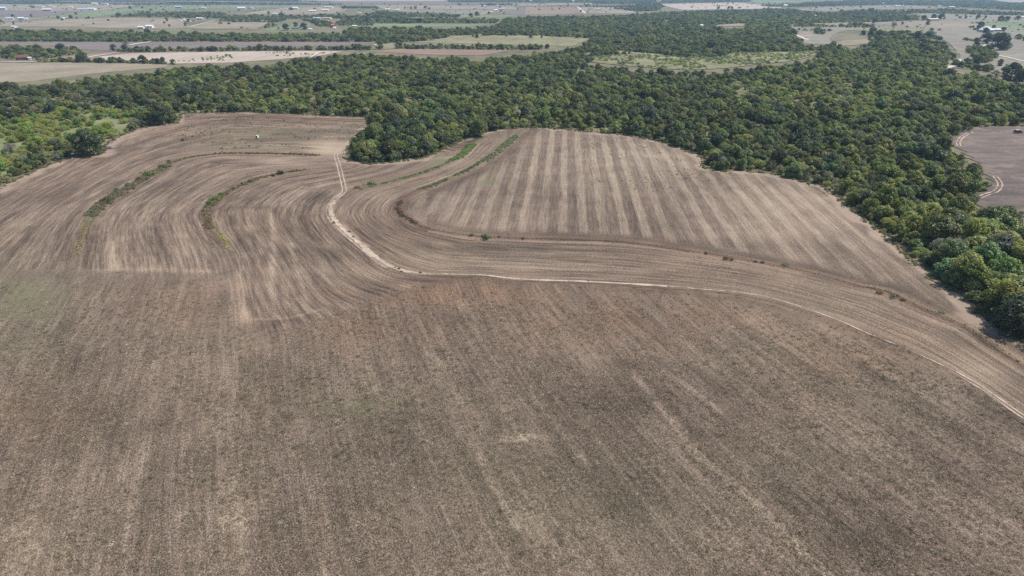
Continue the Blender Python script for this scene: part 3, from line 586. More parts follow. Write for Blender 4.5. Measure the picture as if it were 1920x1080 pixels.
# ---- where woods stand
WOODS = [gp([(-420,56),(-100,58),(100,62),(330,66),(560,67.5),(640,66),(655,56),(800,56),(890,55),(935,49),(945,38),(985,34),(1100,32.5),(1195,30),(1260,24.5),(1300,23),(1420,18.5),(1480,19),(1560,24),(1600,21),(1690,22.5),(1640,32),(1600,39),(1555,40.5),(1495,43.5),(1480,47.5),(1486,60),(1496,80),(1562,85),(1582,80),(1620,74),(1700,75),(1770,84),(1788,96),(1798,108),(1766,118),(1788,129),(1850,133),(1900,153),(2300,170),(2500,500),(2900,1150),(2500,1030)])]
wl = WOODS[0]
edge_rev = gp(WOOD_EDGE)[::-1]
WOODS[0] = np.vstack([wl[:-1], gp([(3000,1200)]), edge_rev, gp([(-900,640),(-900,60)])])
BELTS = [  # tree belts beyond: polygon in photo pixels, spacing m
 ([(-260,7.5),(0,7.5),(60,8.2),(108,7),(100,3.5),(-260,3.2)], 11), ([(105,6.6),(240,9),(330,8.6),(640,9.2),(640,8),(330,7.4),(240,7.6),(105,5.4)], 12),
 ([(310,6.4),(560,7.6),(640,7.6),(640,4.6),(560,3.5),(310,2.2)], 12), ([(188,31.5),(208,32),(226,31.2),(226,28),(208,26.6),(190,28)], 8), ([(228,31.5),(300,31.5),(330,33.5),(440,34.5),(560,35),(640,34),(640,29.5),(560,28.4),(440,31),(400,24),(340,23.5),(300,25.5),(240,28)], 10),
 ([(410,40.2),(455,41.5),(515,42.2),(530,40),(540,36),(420,35)], 9), ([(368,58),(486,58.6),(488,56),(370,55.4)], 8), ([(214,55.2),(258,55.8),(258,53.6),(216,53.2)], 8), ([(492,52),(515,47.5),(522,48.5),(500,53.5)], 8),
 ([(293,57.3),(335,57.3),(335,54.5),(293,54.5)], 8), ([(560,37),(620,43),(625,50),(600,50),(580,41)], 9), ([(625,48),(700,52),(700,44),(640,38)], 11),
 ([(640,7.7),(800,9.3),(960,10.6),(960,8.8),(800,7.6),(640,6)], 12), ([(640,16),(718,15.6),(716,13.4),(640,13.6)], 10), ([(600,35),(690,34),(684,30.5),(600,31)], 10), ([(688,34.7),(763,34.9),(760,28),(742,21.5),(712,23),(690,28)], 9),
 ([(764,31.5),(860,32.2),(864,28),(800,23.5),(768,26)], 9), ([(640,43.8),(780,43.9),(930,43.9),(942,34),(780,36.5),(640,37.2)], 9), ([(860,18.2),(905,19),(970,20.5),(970,17.4),(860,14.6)], 12),
 ([(940,12.7),(1080,13),(1270,13.5),(1262,9),(1080,8.4),(960,10)], 10), ([(1150,17),(1192,22),(1235,20),(1240,15),(1190,14)], 12), ([(1110,7.8),(1240,7),(1238,5.2),(1110,5.4)], 14),
 ([(1424,12.6),(1480,13.4),(1560,11.6),(1680,9),(1740,10.5),(1920,20.6),(2300,25),(2300,7),(1920,4.8),(1860,1.2),(1600,1.2),(1520,5.2),(1430,9.2)], 15), ([(1240,6),(1405,4),(1408,0.6),(1240,0.6)], 17), ([(840,4.6),(1230,5.4),(1230,0.6),(840,0.6)], 19), ([(-260,2.6),(310,1.6),(310,0.6),(-260,0.6)], 19),
 ([(310,1.6),(560,3),(560,.6),(310,.6)], 19),([(1850,6),(2200,7),(2200,1),(1880,3)], 18),
 
 ([(1478,45),(1560,43),(1600,42),(1600,33),(1480,29)], 9), ([(1600,42),(1660,41),(1724,37),(1716,31),(1600,30)], 9), ([(1600,27),(1700,28),(1716,24),(1600,20)], 13), ([(1700,24.5),(1900,29),(2300,34),(2300,28),(1900,24.5),(1790,19),(1700,20)], 13), ([(1625,69),(1700,73),(1762,80),(1786,93),(1760,88),(1700,71),(1640,64)], 7), ([(1806,95),(1826,88),(1862,92),(1866,112),(1846,122),(1826,118),(1822,104)], 6.5),
 ([(1790,126),(1860,136),(1862,131),(1815,123),(1790,120)], 6), ([(1796,76),(1832,79),(1832,75.5),(1798,74)], 6), ([(1892,73),(1925,76),(1990,84),(1990,76),(1900,70)], 8), ([(1660,64),(1700,66),(1705,71),(1665,70)], 7), ([(1600,50),(1625,50),(1625,47),(1600,47)], 8), ([(1500,50),(1592,51),(1592,48.8),(1500,48.6)], 8),
 ([(212,98.5),(300,97.5),(480,95),(692,93.8),(700,92),(500,92.6),(300,95),(216,96.5)], 5.5), ([(-120,112),(0,110),(60,111),(110,107),(152,100),(150,93.5),(100,92),(0,89),(-120,92)], 7.5), ([(66,116.8),(140,116.8),(316,120.5),(316,118.2),(140,114.6),(70,114.6)], 5.0),
 ([(738,92),(800,92.2),(962,94),(1012,93),(1030,90),(880,88.5),(750,88.5)], 6),
]
OPEN_IMG = [np.array(f[2], float) for f in FAR if f[1] != 'scrub'] + [np.array(DARK_EDGE, float), np.array([(-420,77.5),(705,78.5),(712,92),(640,97),(520,112),(430,118),(300,122),(180,138),(60,153),(-420,176)], float), np.array([(700,84),(740,81),(832,73.5),(850,66.5),(1000,67),(1110,72.2),(1085,81),(1060,88),(1015,94),(900,105),(800,103),(700,98)], float)]
def in_open(x, y, h, fzs=(0.0, 0.5, 0.85)):
    # a tree stays out when its foot, middle or top would cover a surveyed opening
    d = project(x, y, 0.0)[2]; r = np.zeros(x.shape, bool)
    far = np.hypot(x, y) > 225
    for fz in fzs:
        qx, qy, _ = project(x, y, h*fz)
        for E in OPEN_IMG: r |= inside(E, qx, qy)
    return r & far
EXCL = [FIELD_POLY, DARK_POLY]
SCRUB_LINES = [([(1488,50),(1545,51.5),(1545,48),(1490,47)],8),([(1545,51),(1592,51.8),(1640,52),(1640,50.6),(1545,50)],8),([(1495,57.5),(1560,58.5),(1560,56.8),(1495,55.8)],9),([(1525,64),(1548,65),(1546,60),(1527,60)],7),([(1640,64.5),(1700,67),(1770,76),(1765,71),(1700,63),(1645,61.5)],6.5),([(1640,70),(1668,76),(1680,75),(1655,66)],7),
  ([(1768,120),(1850,135),(1862,132),(1790,121)],6.5),([(1690,73),(1722,77),(1722,74.5),(1690,71)],7),([(1808,76),(1832,79),(1832,76),(1810,74.5)],7),([(1905,74),(1990,82),(1990,78),(1905,71.5)],8),([(1590,47.5),(1626,49),(1626,47.6),(1590,46.4)],8),([(1765,23.5),(1800,26.5),(1800,25),(1765,22.5)],14)]
GAPS = [gp(p) for p in ([(60,293),(75,284),(112,284),(114,292),(90,297)], [(22,223),(40,219),(80,218),(60,224)], [(578,168),(600,165),(640,166),(600,170)], [(1538,287),(1560,282),(1612,284),(1590,289)], [(1706,340),(1730,336),(1762,341),(1755,348),(1720,346)], [(1718,170),(1735,158),(1748,145),(1742,140),(1728,150)], [(1440,190),(1470,188),(1470,191)])]
def zone(pts): return gp(pts)
Z_SCRUB_L = zone([(-420,330),(-420,235),(0,224),(120,214),(225,208),(262,236),(205,262),(170,268),(100,275),(60,300),(0,338),(-200,420)])
Z_GROVE = zone([(640,295),(660,312),(800,300),(910,252),(960,240),(900,225),(760,228),(715,232)])
Z_BELT = zone([(1600,385),(1700,470),(1925,650),(2600,1100),(2600,480),(1925,410),(1850,400),(1760,410),(1680,395)])
Z_HILL = zone([(1330,200),(1420,130),(1550,98),(1700,78),(1800,100),(1770,125),(1860,140),(1860,190),(1600,200)])
Z_LITE = zone([(420,190),(600,160),(760,190),(900,205),(700,215),(450,205)])
Z_LITE2 = zone([(0,150),(330,130),(330,160),(200,175),(0,180)])
Z_GREY = zone([(0,170),(200,160),(330,190),(200,210),(0,215)])
Z_MIDL = zone([(1340,152),(1450,142),(1580,150),(1720,215),(1600,232),(1480,212),(1380,190)])
Z_DARKW = zone([(960,215),(1150,205),(1350,205),(1500,235),(1620,250),(1560,285),(1350,262),(1150,235),(1000,232)])
Z_FARLITE = zone([(945,33),(1100,31),(1300,28),(1560,30),(1560,62),(1480,62),(1300,58),(1100,54),(950,47)])
def scatter(poly, s, rng, jit=0.42):
    lo = poly.min(0); hi = poly.max(0)
    X, Y = np.meshgrid(np.arange(lo[0], hi[0], s), np.arange(lo[1], hi[1], s)); X = X + (np.arange(X.shape[0]) % 2)[:, None]*s*0.5
    x = (X + rng.uniform(-jit, jit, X.shape)*s).ravel(); y = (Y + rng.uniform(-jit, jit, X.shape)*s).ravel()
    k = inside(poly, x, y); return x[k], y[k]
TX = []; TY = []
def woods_points():
    xs = []; ys = []
    for P in WOODS:
        x, y = scatter(P, 4.1, RNG); k = ~((vnoise(x, y, 17, 51) < .215) & (np.hypot(x, y) > 300)); x, y = x[k], y[k]; r = np.hypot(x, y)
        keep = RNG.random(len(x)) < np.clip((430/np.maximum(r, 430))**0.6, 0.16, 1)       # fewer but broader crowns far away
        x, y = x[keep], y[keep]
        for E in EXCL:
            k = ~inside(E, x, y); x, y = x[k], y[k]
        for E in GAPS:
            k = ~inside(E, x, y); x, y = x[k], y[k]
        k = ~in_open(x, y, 8.0); x, y = x[k], y[k]
        k = ~(inside(Z_SCRUB_L, x, y) & (vnoise(x, y, 13, 52) < .36)); x, y = x[k], y[k]
        px, py, d = project(x, y, 4.0); k = (px > -260) & (px < 2250) & (d > 0); x, y = x[k], y[k]
        xs.append(x); ys.append(y)
    for p, s in BELTS:
        P = gp(p); x, y = scatter(P, s, RNG)
        if min(q[1] for q in p) < 75: k = ~in_open(x, y, 7.0, (0.55, 0.9)); x, y = x[k], y[k]
        xs.append(x); ys.append(y)
    for p, s in (([(1490,44),(1740,26),(1920,30),(2200,36),(2200,70),(1920,78),(1790,70),(1600,56),(1490,60)], 62), ([(-200,8),(640,9),(640,56),(330,56),(0,46),(-200,44)], 95), ([(640,8),(1240,6),(1190,26),(980,27),(860,31),(640,30)], 90), ([(1240,6),(1900,5),(2100,20),(1700,22),(1300,18)], 80), ([(700,83),(1110,72),(1000,67),(850,66)], 70)):
        x, y = scatter(gp(p), s, RNG, .9); k = RNG.random(len(x)) < .75; xs.append(x[k]); ys.append(y[k])
    for p, s in SCRUB_LINES:
        x, y = scatter(gp(p), s, RNG); xs.append(x); ys.append(y)
    return np.concatenate(xs), np.concatenate(ys)
WX, WY = woods_points()
_L = WOOD_EDGE_L; _seg = np.diff(_L, axis=0); _len = np.hypot(_seg[:, 0], _seg[:, 1])
_ex = []; 
for (ax, ay), (sx_, sy_), l_ in zip(_L[:-1], _seg, _len):
    for q in np.arange(RNG.uniform(0, 3), l_, 3.4):
        nx_, ny_ = -sy_/l_, sx_/l_; o_ = RNG.uniform(2.3, 6.5)
        _ex.append((ax + sx_*q/l_ + nx_*o_ + RNG.normal()*.6, ay + sy_*q/l_ + ny_*o_ + RNG.normal()*.6))
_ex = np.array(_ex); _k = ~inside(FIELD_POLY, _ex[:, 0], _ex[:, 1]) & ~inside(DARK_POLY, _ex[:, 0], _ex[:, 1]); _ex = _ex[_k]
N_MAIN = len(WX); WX = np.concatenate([WX, _ex[:, 0]]); WY = np.concatenate([WY, _ex[:, 1]]); LOWG = np.arange(len(WX)) >= N_MAIN
dE = np.full(len(WX), 99.0); near = np.hypot(WX, WY) < 560
dE[near] = polydist(WOOD_EDGE_L, WX[near], WY[near])[0]
k = dE > 2.2; WX, WY, dE, LOWG = WX[k], WY[k], dE[k], LOWG[k]
for L, hw in ((G_TRACK, 4.0),):
    dd = polydist(L, WX, WY)[0]; k = dd > hw; WX, WY, dE, LOWG = WX[k], WY[k], dE[k], LOWG[k]
n = len(WX); RR = np.hypot(WX, WY)
n1 = vnoise(WX, WY, 60, 1); n2 = vnoise(WX, WY, 23, 2); rnd = RNG.random(n)
pm = np.tile(np.array([0.20, 0.37, 0.23, 0.20]), (n, 1))
def setp(Z, p):
    k = inside(Z, WX, WY); pm[k] = p
setp(Z_SCRUB_L, (0.0, 0.10, 0.82, 0.08)); setp(Z_GROVE, (0.42, 0.45, 0.05, 0.08)); setp(Z_BELT, (0.20, 0.42, 0.33, 0.05)); setp(Z_HILL, (0.12, 0.46, 0.37, 0.05))
setp(Z_MIDL, (0.05, 0.36, 0.53, 0.06)); setp(Z_DARKW, (0.48, 0.40, 0.04, 0.08)); setp(Z_LITE, (0.1, 0.45, 0.38, 0.07)); setp(Z_LITE2, (0.12, 0.46, 0.38, 0.04)); setp(Z_GREY, (0.22, 0.28, 0.12, 0.38)); setp(Z_FARLITE, (0.10, 0.32, 0.50, 0.08))
pm[:, 0] *= 0.35 + 1.5*n1; pm[:, 2] *= 0.3 + 1.6*(1-n1); pm[:, 3] *= 0.2 + 1.9*n2**2
pm /= pm.sum(1)[:, None]; SPI = (rnd[:, None] > np.cumsum(pm, 1)).sum(1).clip(0, 3)
far_f = np.clip(RR/430, 1, 10)**0.27
SC = np.clip(np.exp(RNG.normal(size=n)*.27)*np.where(RR > 300, .60, .72)*np.where(RR > 620, .84, 1), .30, 1.25)*np.where(RR > 430, far_f, 1.0)
in_belt = inside(Z_BELT, WX, WY); SC[inside(Z_GROVE, WX, WY)] *= 1.10; SC[in_belt] *= 1.04
SCZ = RNG.uniform(0.78, 1.28, n)*np.where(RR > 430, far_f**-0.9, 1.0)
SC[LOWG] *= RNG.uniform(.42, .72, LOWG.sum()); EDGE_LOW = (dE < 7) & ~LOWG; SC[EDGE_LOW] *= RNG.uniform(0.72, 1.02, EDGE_LOW.sum())
base = np.array([TINT[s] for s in SPN])[SPI]
hue = RNG.normal(size=n); lum = np.exp(RNG.normal(size=n)*0.30)*(0.70 + 0.30*n2 + 0.34*vnoise(WX, WY, 130, 31))
tint = 1.08*base*np.array([1.13, 1.08, .97])*lum[:, None]*np.stack([1 + 0.13*hue, 1 + 0.03*hue, 1 - 0.10*hue], 1)
_zb = inside(Z_BELT, WX, WY) | inside(Z_HILL, WX, WY); tint[_zb] *= 1.27; _zs = inside(Z_SCRUB_L, WX, WY); tint[_zs] *= np.array([1.12, 1.36, .95])
yl = (RNG.random(n) < 0.07 + 0.06*_zb) & (SPI < 2); tint[yl] = np.array([0.215, 0.255, 0.06])*RNG.uniform(0.75, 1.15, (yl.sum(), 1))
bl = (RNG.random(n) < 0.05) & (SPI < 2); tint[bl] = np.array([0.125, 0.155, 0.105])*RNG.uniform(0.8, 1.15, (bl.sum(), 1))
tint = np.clip(tint, 0.02, 0.36)
WROT = RNG.random(n)*6.283; WZ = hb(WX, WY) - 0.30
# lone trees and pasture oaks surveyed one by one: px, base py, height px, species, label
LONE = [
 (1838,53,12,'oak',"spreading oak beside the white farmhouse, largest tree on its left"),(1834,59,6,'oak',"low round tree in front of the spreading oak left of the white farmhouse"),(1847,62,10,'oak',"dark round tree standing right before the white farmhouse wall"),
 (1863,53,6,'oak',"dark tree behind the white farmhouse roof"),(1880,59,8,'oak',"low dark tree at the right end of the white barn"),(1640,44,10,'oak',"round dark oak in the pasture left of the small thicket at far right"),
 (1698,38,9,'elm',"lone round tree in the pasture left of the tan long house"),(1732,38,9,'oak',"dark tree at the left end of the tan long house"),(1750,36,9,'oak',"dark tree behind the middle of the tan long house"),(1764,37,11,'oak',"tall dark tree at the right end of the tan long house"),
 (1811,35,5,'elm',"small lone tree in the open far pasture between house trees"),(1833,36,8,'oak',"broad low tree alone in the far green pasture"),(1847,35,6,'elm',"narrow tree right of the broad low pasture tree"),
 (1876,40,10,'oak',"left half of the paired oaks in the far right pasture"),(1887,41,10,'oak',"right half of the paired oaks in the far right pasture"),(1908,38,8,'oak',"dark oak at the far right edge beside a pale roof"),
 (1675,55,13,'brush',"thin bare branched tree in the right pasture"),(1635,67,15,'oak',"large dark oak at the left end of the pasture scrub"),(1618,66,9,'oak',"smaller dark oak just left of the large pasture oak"),(1720,75,16,'oak',"wide grey green oak casting shade on the tan strip behind the hill"),
 (1848,82,20,'oak',"tall oak nearest the pale gate road, left of the giant oak"),(1874,94,30,'oak',"giant spreading oak over the pasture road at right"),(1868,78,16,'oak',"oak crown rising behind the giant spreading oak"),(1728,93,12,'oak',"dark round tree on the bright green hill crest"),
 (1748,85,8,'oak',"dark flat tree behind the hill crest"),(1812,124,15,'elm',"grey green tree in the sandy gap right of the hill"),(1832,121,17,'oak',"dark round tree at the lower end of the thicket right of hill"),(1875,124,13,'elm',"lone tree below the sandy road at right"),
 (1895,150,31,'oak',"huge grey green oak near the right picture edge"),(1915,152,22,'oak',"oak cut by the right picture edge beside the huge oak"),(1866,147,15,'brush',"thin greyish tree left of the huge oak"),
 (1460,35,7,'oak',"round dark tree in woods left of the small pale shed"),(1347,17.5,5,'oak',"single dark tree on the pale far field"),(1366,17,5,'oak',"left of two dark trees on the pale far field edge"),(1372,17.3,5,'oak',"right of two dark trees on the pale far field edge"),
 (883,33,8,'oak',"left of two round dark oaks on the green meadow"),(894,30,8,'oak',"right of two round dark oaks on the green meadow"),(759,16.5,4,'elm',"small lone tree left of a row on the tan far pasture"),(771,17,4,'oak',"leftmost tree of the row on the tan far pasture"),(779,17,5,'oak',"middle tree of the row on the tan far pasture"),(797,16.5,5,'oak',"widest tree of the row on the tan far pasture"),
 (690,41,9,'oak',"dark upright tree sticking out of the long far belt, left end"),(787,43,9,'oak',"dark tree standing out in the middle of the long far belt"),(712,92,16,'elm',"grey green tree by the gate of the olive meadow"),(904,67.5,2.5,'brush',"tiny bush alone on the top edge of olive meadow"),
 (24,33,6,'oak',"dark round tree behind the pale blue roofed house"),(59,31.5,5,'elm',"small tree on the ploughed field edge right of pale roofs"),(109,35.5,6,'elm',"grey green tree left of the tiny white hut"),(133,34.5,6,'oak',"dark round tree right of the tiny white hut"),(144,35,3.5,'oak',"small dark tree beside the round tree by the tiny hut"),(167,35.5,5,'elm',"lone grey green tree on the tan pasture"),
 (222,31,6,'oak',"dark tree at the right end of the oak clump by the meadow"),(244,16.5,5,'oak',"dark lone tree on the green hay meadow"),(267,16,4,'oak',"broader lone tree on green meadow, further right"),(26,46,5,'elm',"small tree on the tan pasture above the left belt"),(280,33,6,'oak',"dark tree at the foot of the olive belt on the tan pasture"),(313,40,7,'elm',"grey round tree on the tan pasture right of white roofs"),
 (348,49,7,'elm',"round tree by the track to the farm sheds"),(536,57,12,'oak',"left oak beside the grey house"),(570,55.5,12,'oak',"right oak beside the grey house"),(555,51,9,'oak',"oak behind the grey house"),(523,56,6,'brush',"thin tree left of the left oak by the grey house"),(504,27,6,'elm',"upright tree in far pasture beside the utility pole"),
 (237,89,13,'brush',"bare pale tree standing by the ploughed strip corner"),(235,97,13,'oak',"dark round tree below the bare tree at the tree row start"),(214,95,12,'elm',"leaning tree at the left tip of the tree row"),(258,96.5,10,'oak',"second dark round tree of the row beside the pale field"),(278,96.5,10,'oak',"third dark round tree of the row beside the pale field"),
 (208,117,10,'elm',"taller round tree in the hedge below the pale field"),(228,118,8,'elm',"rounded grey tree in the hedge, right of the taller one"),(325,121,10,'elm',"tree at the right end of the hedge below the pale field"),
 (166,291,46,'oak',"big dark oak bulging into the field at its left edge"),(305,233,36,'oak',"wide dark oak at the upper left corner of the field"),(20,231,26,'oak',"dark round oak at left, behind the bright scrub"),
 (898,256,32,'elm',"tallest tree at the right end of the grove"),(1894,624,64,'oak',"big dark bushy tree at the lower right wood corner"),
]
lx, ly = gp([(q[0], q[1]) for q in LONE]).T
ld = project(lx, ly, 0)[2]
# clear woodland points that would stand inside a surveyed tree
clear = np.ones(n, bool)
LON = []
for (qx, qy, hp, sp, lab), x, y, d in zip(LONE, lx, ly, ld):
    hm = hp*d/FPX/1.0; H0 = SPEC[sp][0][3]; s = hm/H0*1.04
    LON.append((x, y, s, sp, lab)); R0 = SPEC[sp][0][2]*s
    clear &= (np.hypot(WX-x, WY-y) > R0*0.75)
WX, WY, WZ, SPI, SC, SCZ, tint, WROT, dE, RR, LOWG = (a[clear] for a in (WX, WY, WZ, SPI, SC, SCZ, tint, WROT, dE, RR, LOWG)); n = len(WX)

# ---- the trees that show largest become things
HS = np.array([SPEC[s][0][3] for s in SPN])[SPI]*SC
px, py, dd = project(WX, WY, 3.5)
size = HS/dd; ok = (px > 4) & (px < 1916) & (py > 4) & (py < 1076)
order = np.argsort(-np.where(ok, size, 0)); N_IND = 300 - len(LON) - 4
ind = order[:N_IND]
def place_tree(x, y, z, sp, s, sz, rz, tn, label, group=None):
    var = SPEC[sp][int(RNG.integers(len(SPEC[sp])))]
    nm = {'oak': 'oak_tree', 'elm': 'elm_tree', 'mesquite': 'mesquite_tree', 'brush': 'dry_tree'}[sp]
    t = empty(nm, (x, y, z), rz, 1.0); t.scale = (s, s, s*sz)
    tag(t, label, 'tree', group)
    c = link('crown', var[0], None, t); c['tint'] = [float(v) for v in tn]
    link('trunk', var[1], None, t)
    return t, c
FIRST = {}
WORD = {0: 'dense dark green', 1: 'rounded mid green', 2: 'airy light green', 3: 'greyish thin leaved'}
def locale(qx, qy, x, y, edge):
    xy = (np.array([x]), np.array([y]))
    if inside(Z_GROVE, *xy)[0]: return 'grove', 'in the grove that juts out beside the dirt track'
    if inside(Z_SCRUB_L, *xy)[0]: return 'left_scrub', 'in the bright scrub beyond the field\'s left edge'
    if inside(Z_BELT, *xy)[0]: return 'belt', 'in the lower wood along the field\'s right edge'
    if qx < 340: return 'left_edge', 'in the wood at the field\'s left corner'
    if qx > 1560: return 'right_wood', 'in the wood between the striped and dark fields'
    if qx > 1300: return 'right_mid', 'in the wood above the bend of the field\'s right edge'
    if qx > 900: return 'centre', 'in the wood behind the striped field'
    return 'centre_left', 'in the wood behind the upper left field'
EDGE_COUNT = {}
ORD = ['first','second','third','fourth','fifth','sixth','seventh','eighth','ninth','tenth','eleventh','twelfth','thirteenth','fourteenth','fifteenth','sixteenth','seventeenth','eighteenth','nineteenth','twentieth']
def ordinal(i):
    if i < 20: return ORD[i]
    tens = {2: 'twenty', 3: 'thirty', 4: 'forty', 5: 'fifty', 6: 'sixty', 7: 'seventy', 8: 'eighty', 9: 'ninety'}
    a, b = divmod(i+1, 10)
    return (tens[a][:-1] + 'ieth') if b == 0 else tens[a] + '-' + ORD[b-1]
arc = polydist(WOOD_EDGE_L, WX[ind], WY[ind])[2]
seq = ind[np.argsort(-arc)]
TONE = lambda t: 'yellow green' if t[0] > 0.10 and t[1] > 0.12 and t[2] < 0.05 else None
rows = []
for i in seq:
    loc, phrase = locale(px[i], py[i], WX[i], WY[i], dE[i])
    edge = dE[i] < 6.5 and not LOWG[i]
    rows.append((i, loc, phrase, edge))
ANCHOR = {'grove': "around the grove from its field end", 'left_scrub': "along the left scrub edge", 'belt': "up the right wood from its corner", 'left_edge': "along the left corner wood edge",
  'right_wood': "up the dark field's wood edge", 'right_mid': "leftward from the right edge's bend", 'centre': "leftward behind the striped field", 'centre_left': "leftward behind the upper left field"}
SHORT = {'grove': 'in the trackside grove', 'belt': 'in the lower right wood', 'left_scrub': 'in the left scrub', 'right_wood': 'in the wood between the fields', 'right_mid': 'in the wood above the bend', 'left_edge': 'in the left corner wood', 'centre': 'behind the striped field', 'centre_left': 'behind the upper left field'}
WKEY = lambda q: 'y' if TONE(tint[q]) else int(SPI[q])
ARC = dict(zip([int(q) for q in ind], arc)); EDGES = {}
DEPTH = {}
for pas in (0, 1):
  for i, loc, phrase, edge in rows:
    if bool(edge) == bool(pas): continue
    sp = SPN[SPI[i]]; word = WORD[int(SPI[i])]
    if TONE(tint[i]): word = 'bright yellow green'
    grp = {'grove': 'trees of the grove beside the dirt track', 'belt': 'trees of the lower right wood', 'right_wood': 'trees of the upper right wood'}.get(loc, 'trees of the wood round the field')
    if edge:
        q = EDGE_COUNT.get(loc, 0); EDGE_COUNT[loc] = q + 1; EDGES.setdefault(loc, []).append((ARC[int(i)], q))
        lab = f"{word} edge tree, {ordinal(q)} {ANCHOR[loc]}"
    else:
        if loc in EDGES:
            q = min(EDGES[loc], key=lambda e: abs(e[0] - ARC[int(i)]))[1]; dk = DEPTH.get((loc, q), 0); DEPTH[loc, q] = dk + 1
            lab = f"{word} tree, {ordinal(dk)} behind edge tree {ordinal(q)} {ANCHOR[loc]}"
        else:
            same = sorted((r[0] for r in rows if not r[3] and r[1] == loc and WKEY(r[0]) == WKEY(i)), key=lambda q: -px[q])
            lab = f"{word} tree, {ordinal(same.index(i))} from the right {SHORT.get(loc, phrase)}"
    if len(lab.split()) > 16: lab = lab.replace('behind edge tree', 'behind tree').replace('bright yellow green', 'yellow green').replace('greyish thin leaved', 'greyish').replace('rounded ', '').replace('dense ', '')
    t, c = place_tree(WX[i], WY[i], WZ[i], sp, float(SC[i]), float(SCZ[i]), float(WROT[i]), tint[i], lab, grp)
    FIRST.setdefault((sp, c.data.name), c)
for (x, y, s, sp, lab) in LON:
    tn = np.array(TINT[sp])*RNG.uniform(0.8, 1.1)
    if sp == 'oak': tn = tn*np.array([0.9, 0.9, 1.0])
    t, c = place_tree(x, y, float(hb(x, y)) - 0.2, sp, s, 1.0, RNG.random()*6.28, tn, lab, 'lone trees and farmstead trees')
    FIRST.setdefault((sp, c.data.name), c)
# make sure every crown shape has a standing tree to copy from
mask = np.ones(n, bool); mask[ind] = False
extra = [i for i in order[N_IND:N_IND+40]]
# ---- the rest of the wood: one object per kind of tree, copied over surveyed points
def gn_scatter(name, P, scl, sclz, rot, tn, sources, label, var=None):
    me = bpy.data.meshes.new(name); me.vertices.add(len(P)); me.vertices.foreach_set('co', np.asarray(P, np.float32).ravel()); me.update()
    set_attr(me, 'tree_scale', 'FLOAT_VECTOR', 'POINT', np.stack([scl*RNG.uniform(.84, 1.18, len(P)), scl*RNG.uniform(.84, 1.18, len(P)), scl*sclz], 1)); set_attr(me, 'tree_rot', 'FLOAT_VECTOR', 'POINT', np.stack([0*rot, 0*rot, rot], 1))
    set_attr(me, 'tint', 'FLOAT_VECTOR', 'POINT', tn); set_attr(me, 'pick', 'INT', 'POINT', RNG.integers(0, max(1, len(sources)), len(P)))
    o = link(name, me); tag(o, label, kind='stuff')
    g = bpy.data.node_groups.new(name, 'GeometryNodeTree')
    g.interface.new_socket('Geometry', in_out='INPUT', socket_type='NodeSocketGeometry'); g.interface.new_socket('Geometry', in_out='OUTPUT', socket_type='NodeSocketGeometry')
    gi = g.nodes.new('NodeGroupInput'); go = g.nodes.new('NodeGroupOutput'); ip = g.nodes.new('GeometryNodeInstanceOnPoints'); jg = g.nodes.new('GeometryNodeJoinGeometry')
    for s in sources:
        oi = g.nodes.new('GeometryNodeObjectInfo'); oi.inputs['Object'].default_value = s; oi.inputs['As Instance'].default_value = True
        g.links.new(oi.outputs['Geometry'], jg.inputs[0])
    def na(nm, typ):
        x = g.nodes.new('GeometryNodeInputNamedAttribute'); x.data_type = typ; x.inputs['Name'].default_value = nm; return x.outputs[0]
    e2r = g.nodes.new('FunctionNodeEulerToRotation'); g.links.new(na('tree_rot', 'FLOAT_VECTOR'), e2r.inputs[0])
    g.links.new(gi.outputs[0], ip.inputs['Points']); g.links.new(jg.outputs[0], ip.inputs['Instance']); ip.inputs['Pick Instance'].default_value = True
    g.links.new(na('pick', 'INT'), ip.inputs['Instance Index']); g.links.new(e2r.outputs[0], ip.inputs['Rotation']); g.links.new(na('tree_scale', 'FLOAT_VECTOR'), ip.inputs['Scale'])
    g.links.new(ip.outputs[0], go.inputs[0])
    md = o.modifiers.new('scatter', 'NODES'); md.node_group = g
    return o
STUFF = {'oak': 'oak_woodland', 'elm': 'mixed_woodland', 'mesquite': 'mesquite_thicket', 'brush': 'dry_brush'}
for si, sp in enumerate(SPN):
    k = mask & (SPI == si)
    src = [c for (s, _), c in FIRST.items() if s == sp]
    gn_scatter(STUFF[sp], np.stack([WX[k], WY[k], WZ[k]], 1), SC[k], SCZ[k], WROT[k], tint[k], src, {'oak': 'dark green oak canopy of the far woods', 'elm': 'mid green mixed canopy of the far woods', 'mesquite': 'light green mesquite canopy of the far woods', 'brush': 'grey thin leaved brush among the far woods'}[sp])
print('TREES', n, 'individual', len(ind) + len(LON), {s: int((SPI == i).sum()) for i, s in enumerate(SPN)})
#@@OBJECTS@@
# ------------------------------------------------------------------ buildings
def m_plain(name, col, rough=0.7, var=0.15, sc=1.5, spec=0.3):
    m, t = mat(name); k = N(t)
    oc = k.n('ShaderNodeTexCoord').outputs['Object']
    f = k.noise(k.scale(oc, 1, 1, 0.4), sc, 4, 0.65)
    c = k.mix(f, tuple(v*(1-var) for v in col), tuple(min(v*(1+var), .9) for v in col))
    p = k.n('ShaderNodeBsdfPrincipled'); o = k.n('ShaderNodeOutputMaterial'); k.l(c, p.inputs['Base Color'])
    p.inputs['Roughness'].default_value = rough; p.inputs['Specular IOR Level'].default_value = spec; k.l(p.outputs[0], o.inputs[0]); return m
BM = {k: m_plain('painted_'+k, v) for k, v in dict(white=(.74,.74,.72), grey=(.36,.37,.38), blue=(.40,.45,.50), tan=(.52,.44,.33), rust=(.20,.095,.065), red=(.40,.10,.08), green=(.30,.42,.36), dark=(.05,.05,.055), wood=(.24,.17,.12), cream=(.66,.60,.48), black=(.02,.02,.022), straw=(.42,.34,.2), leadgrey=(.20,.20,.21)).items()}
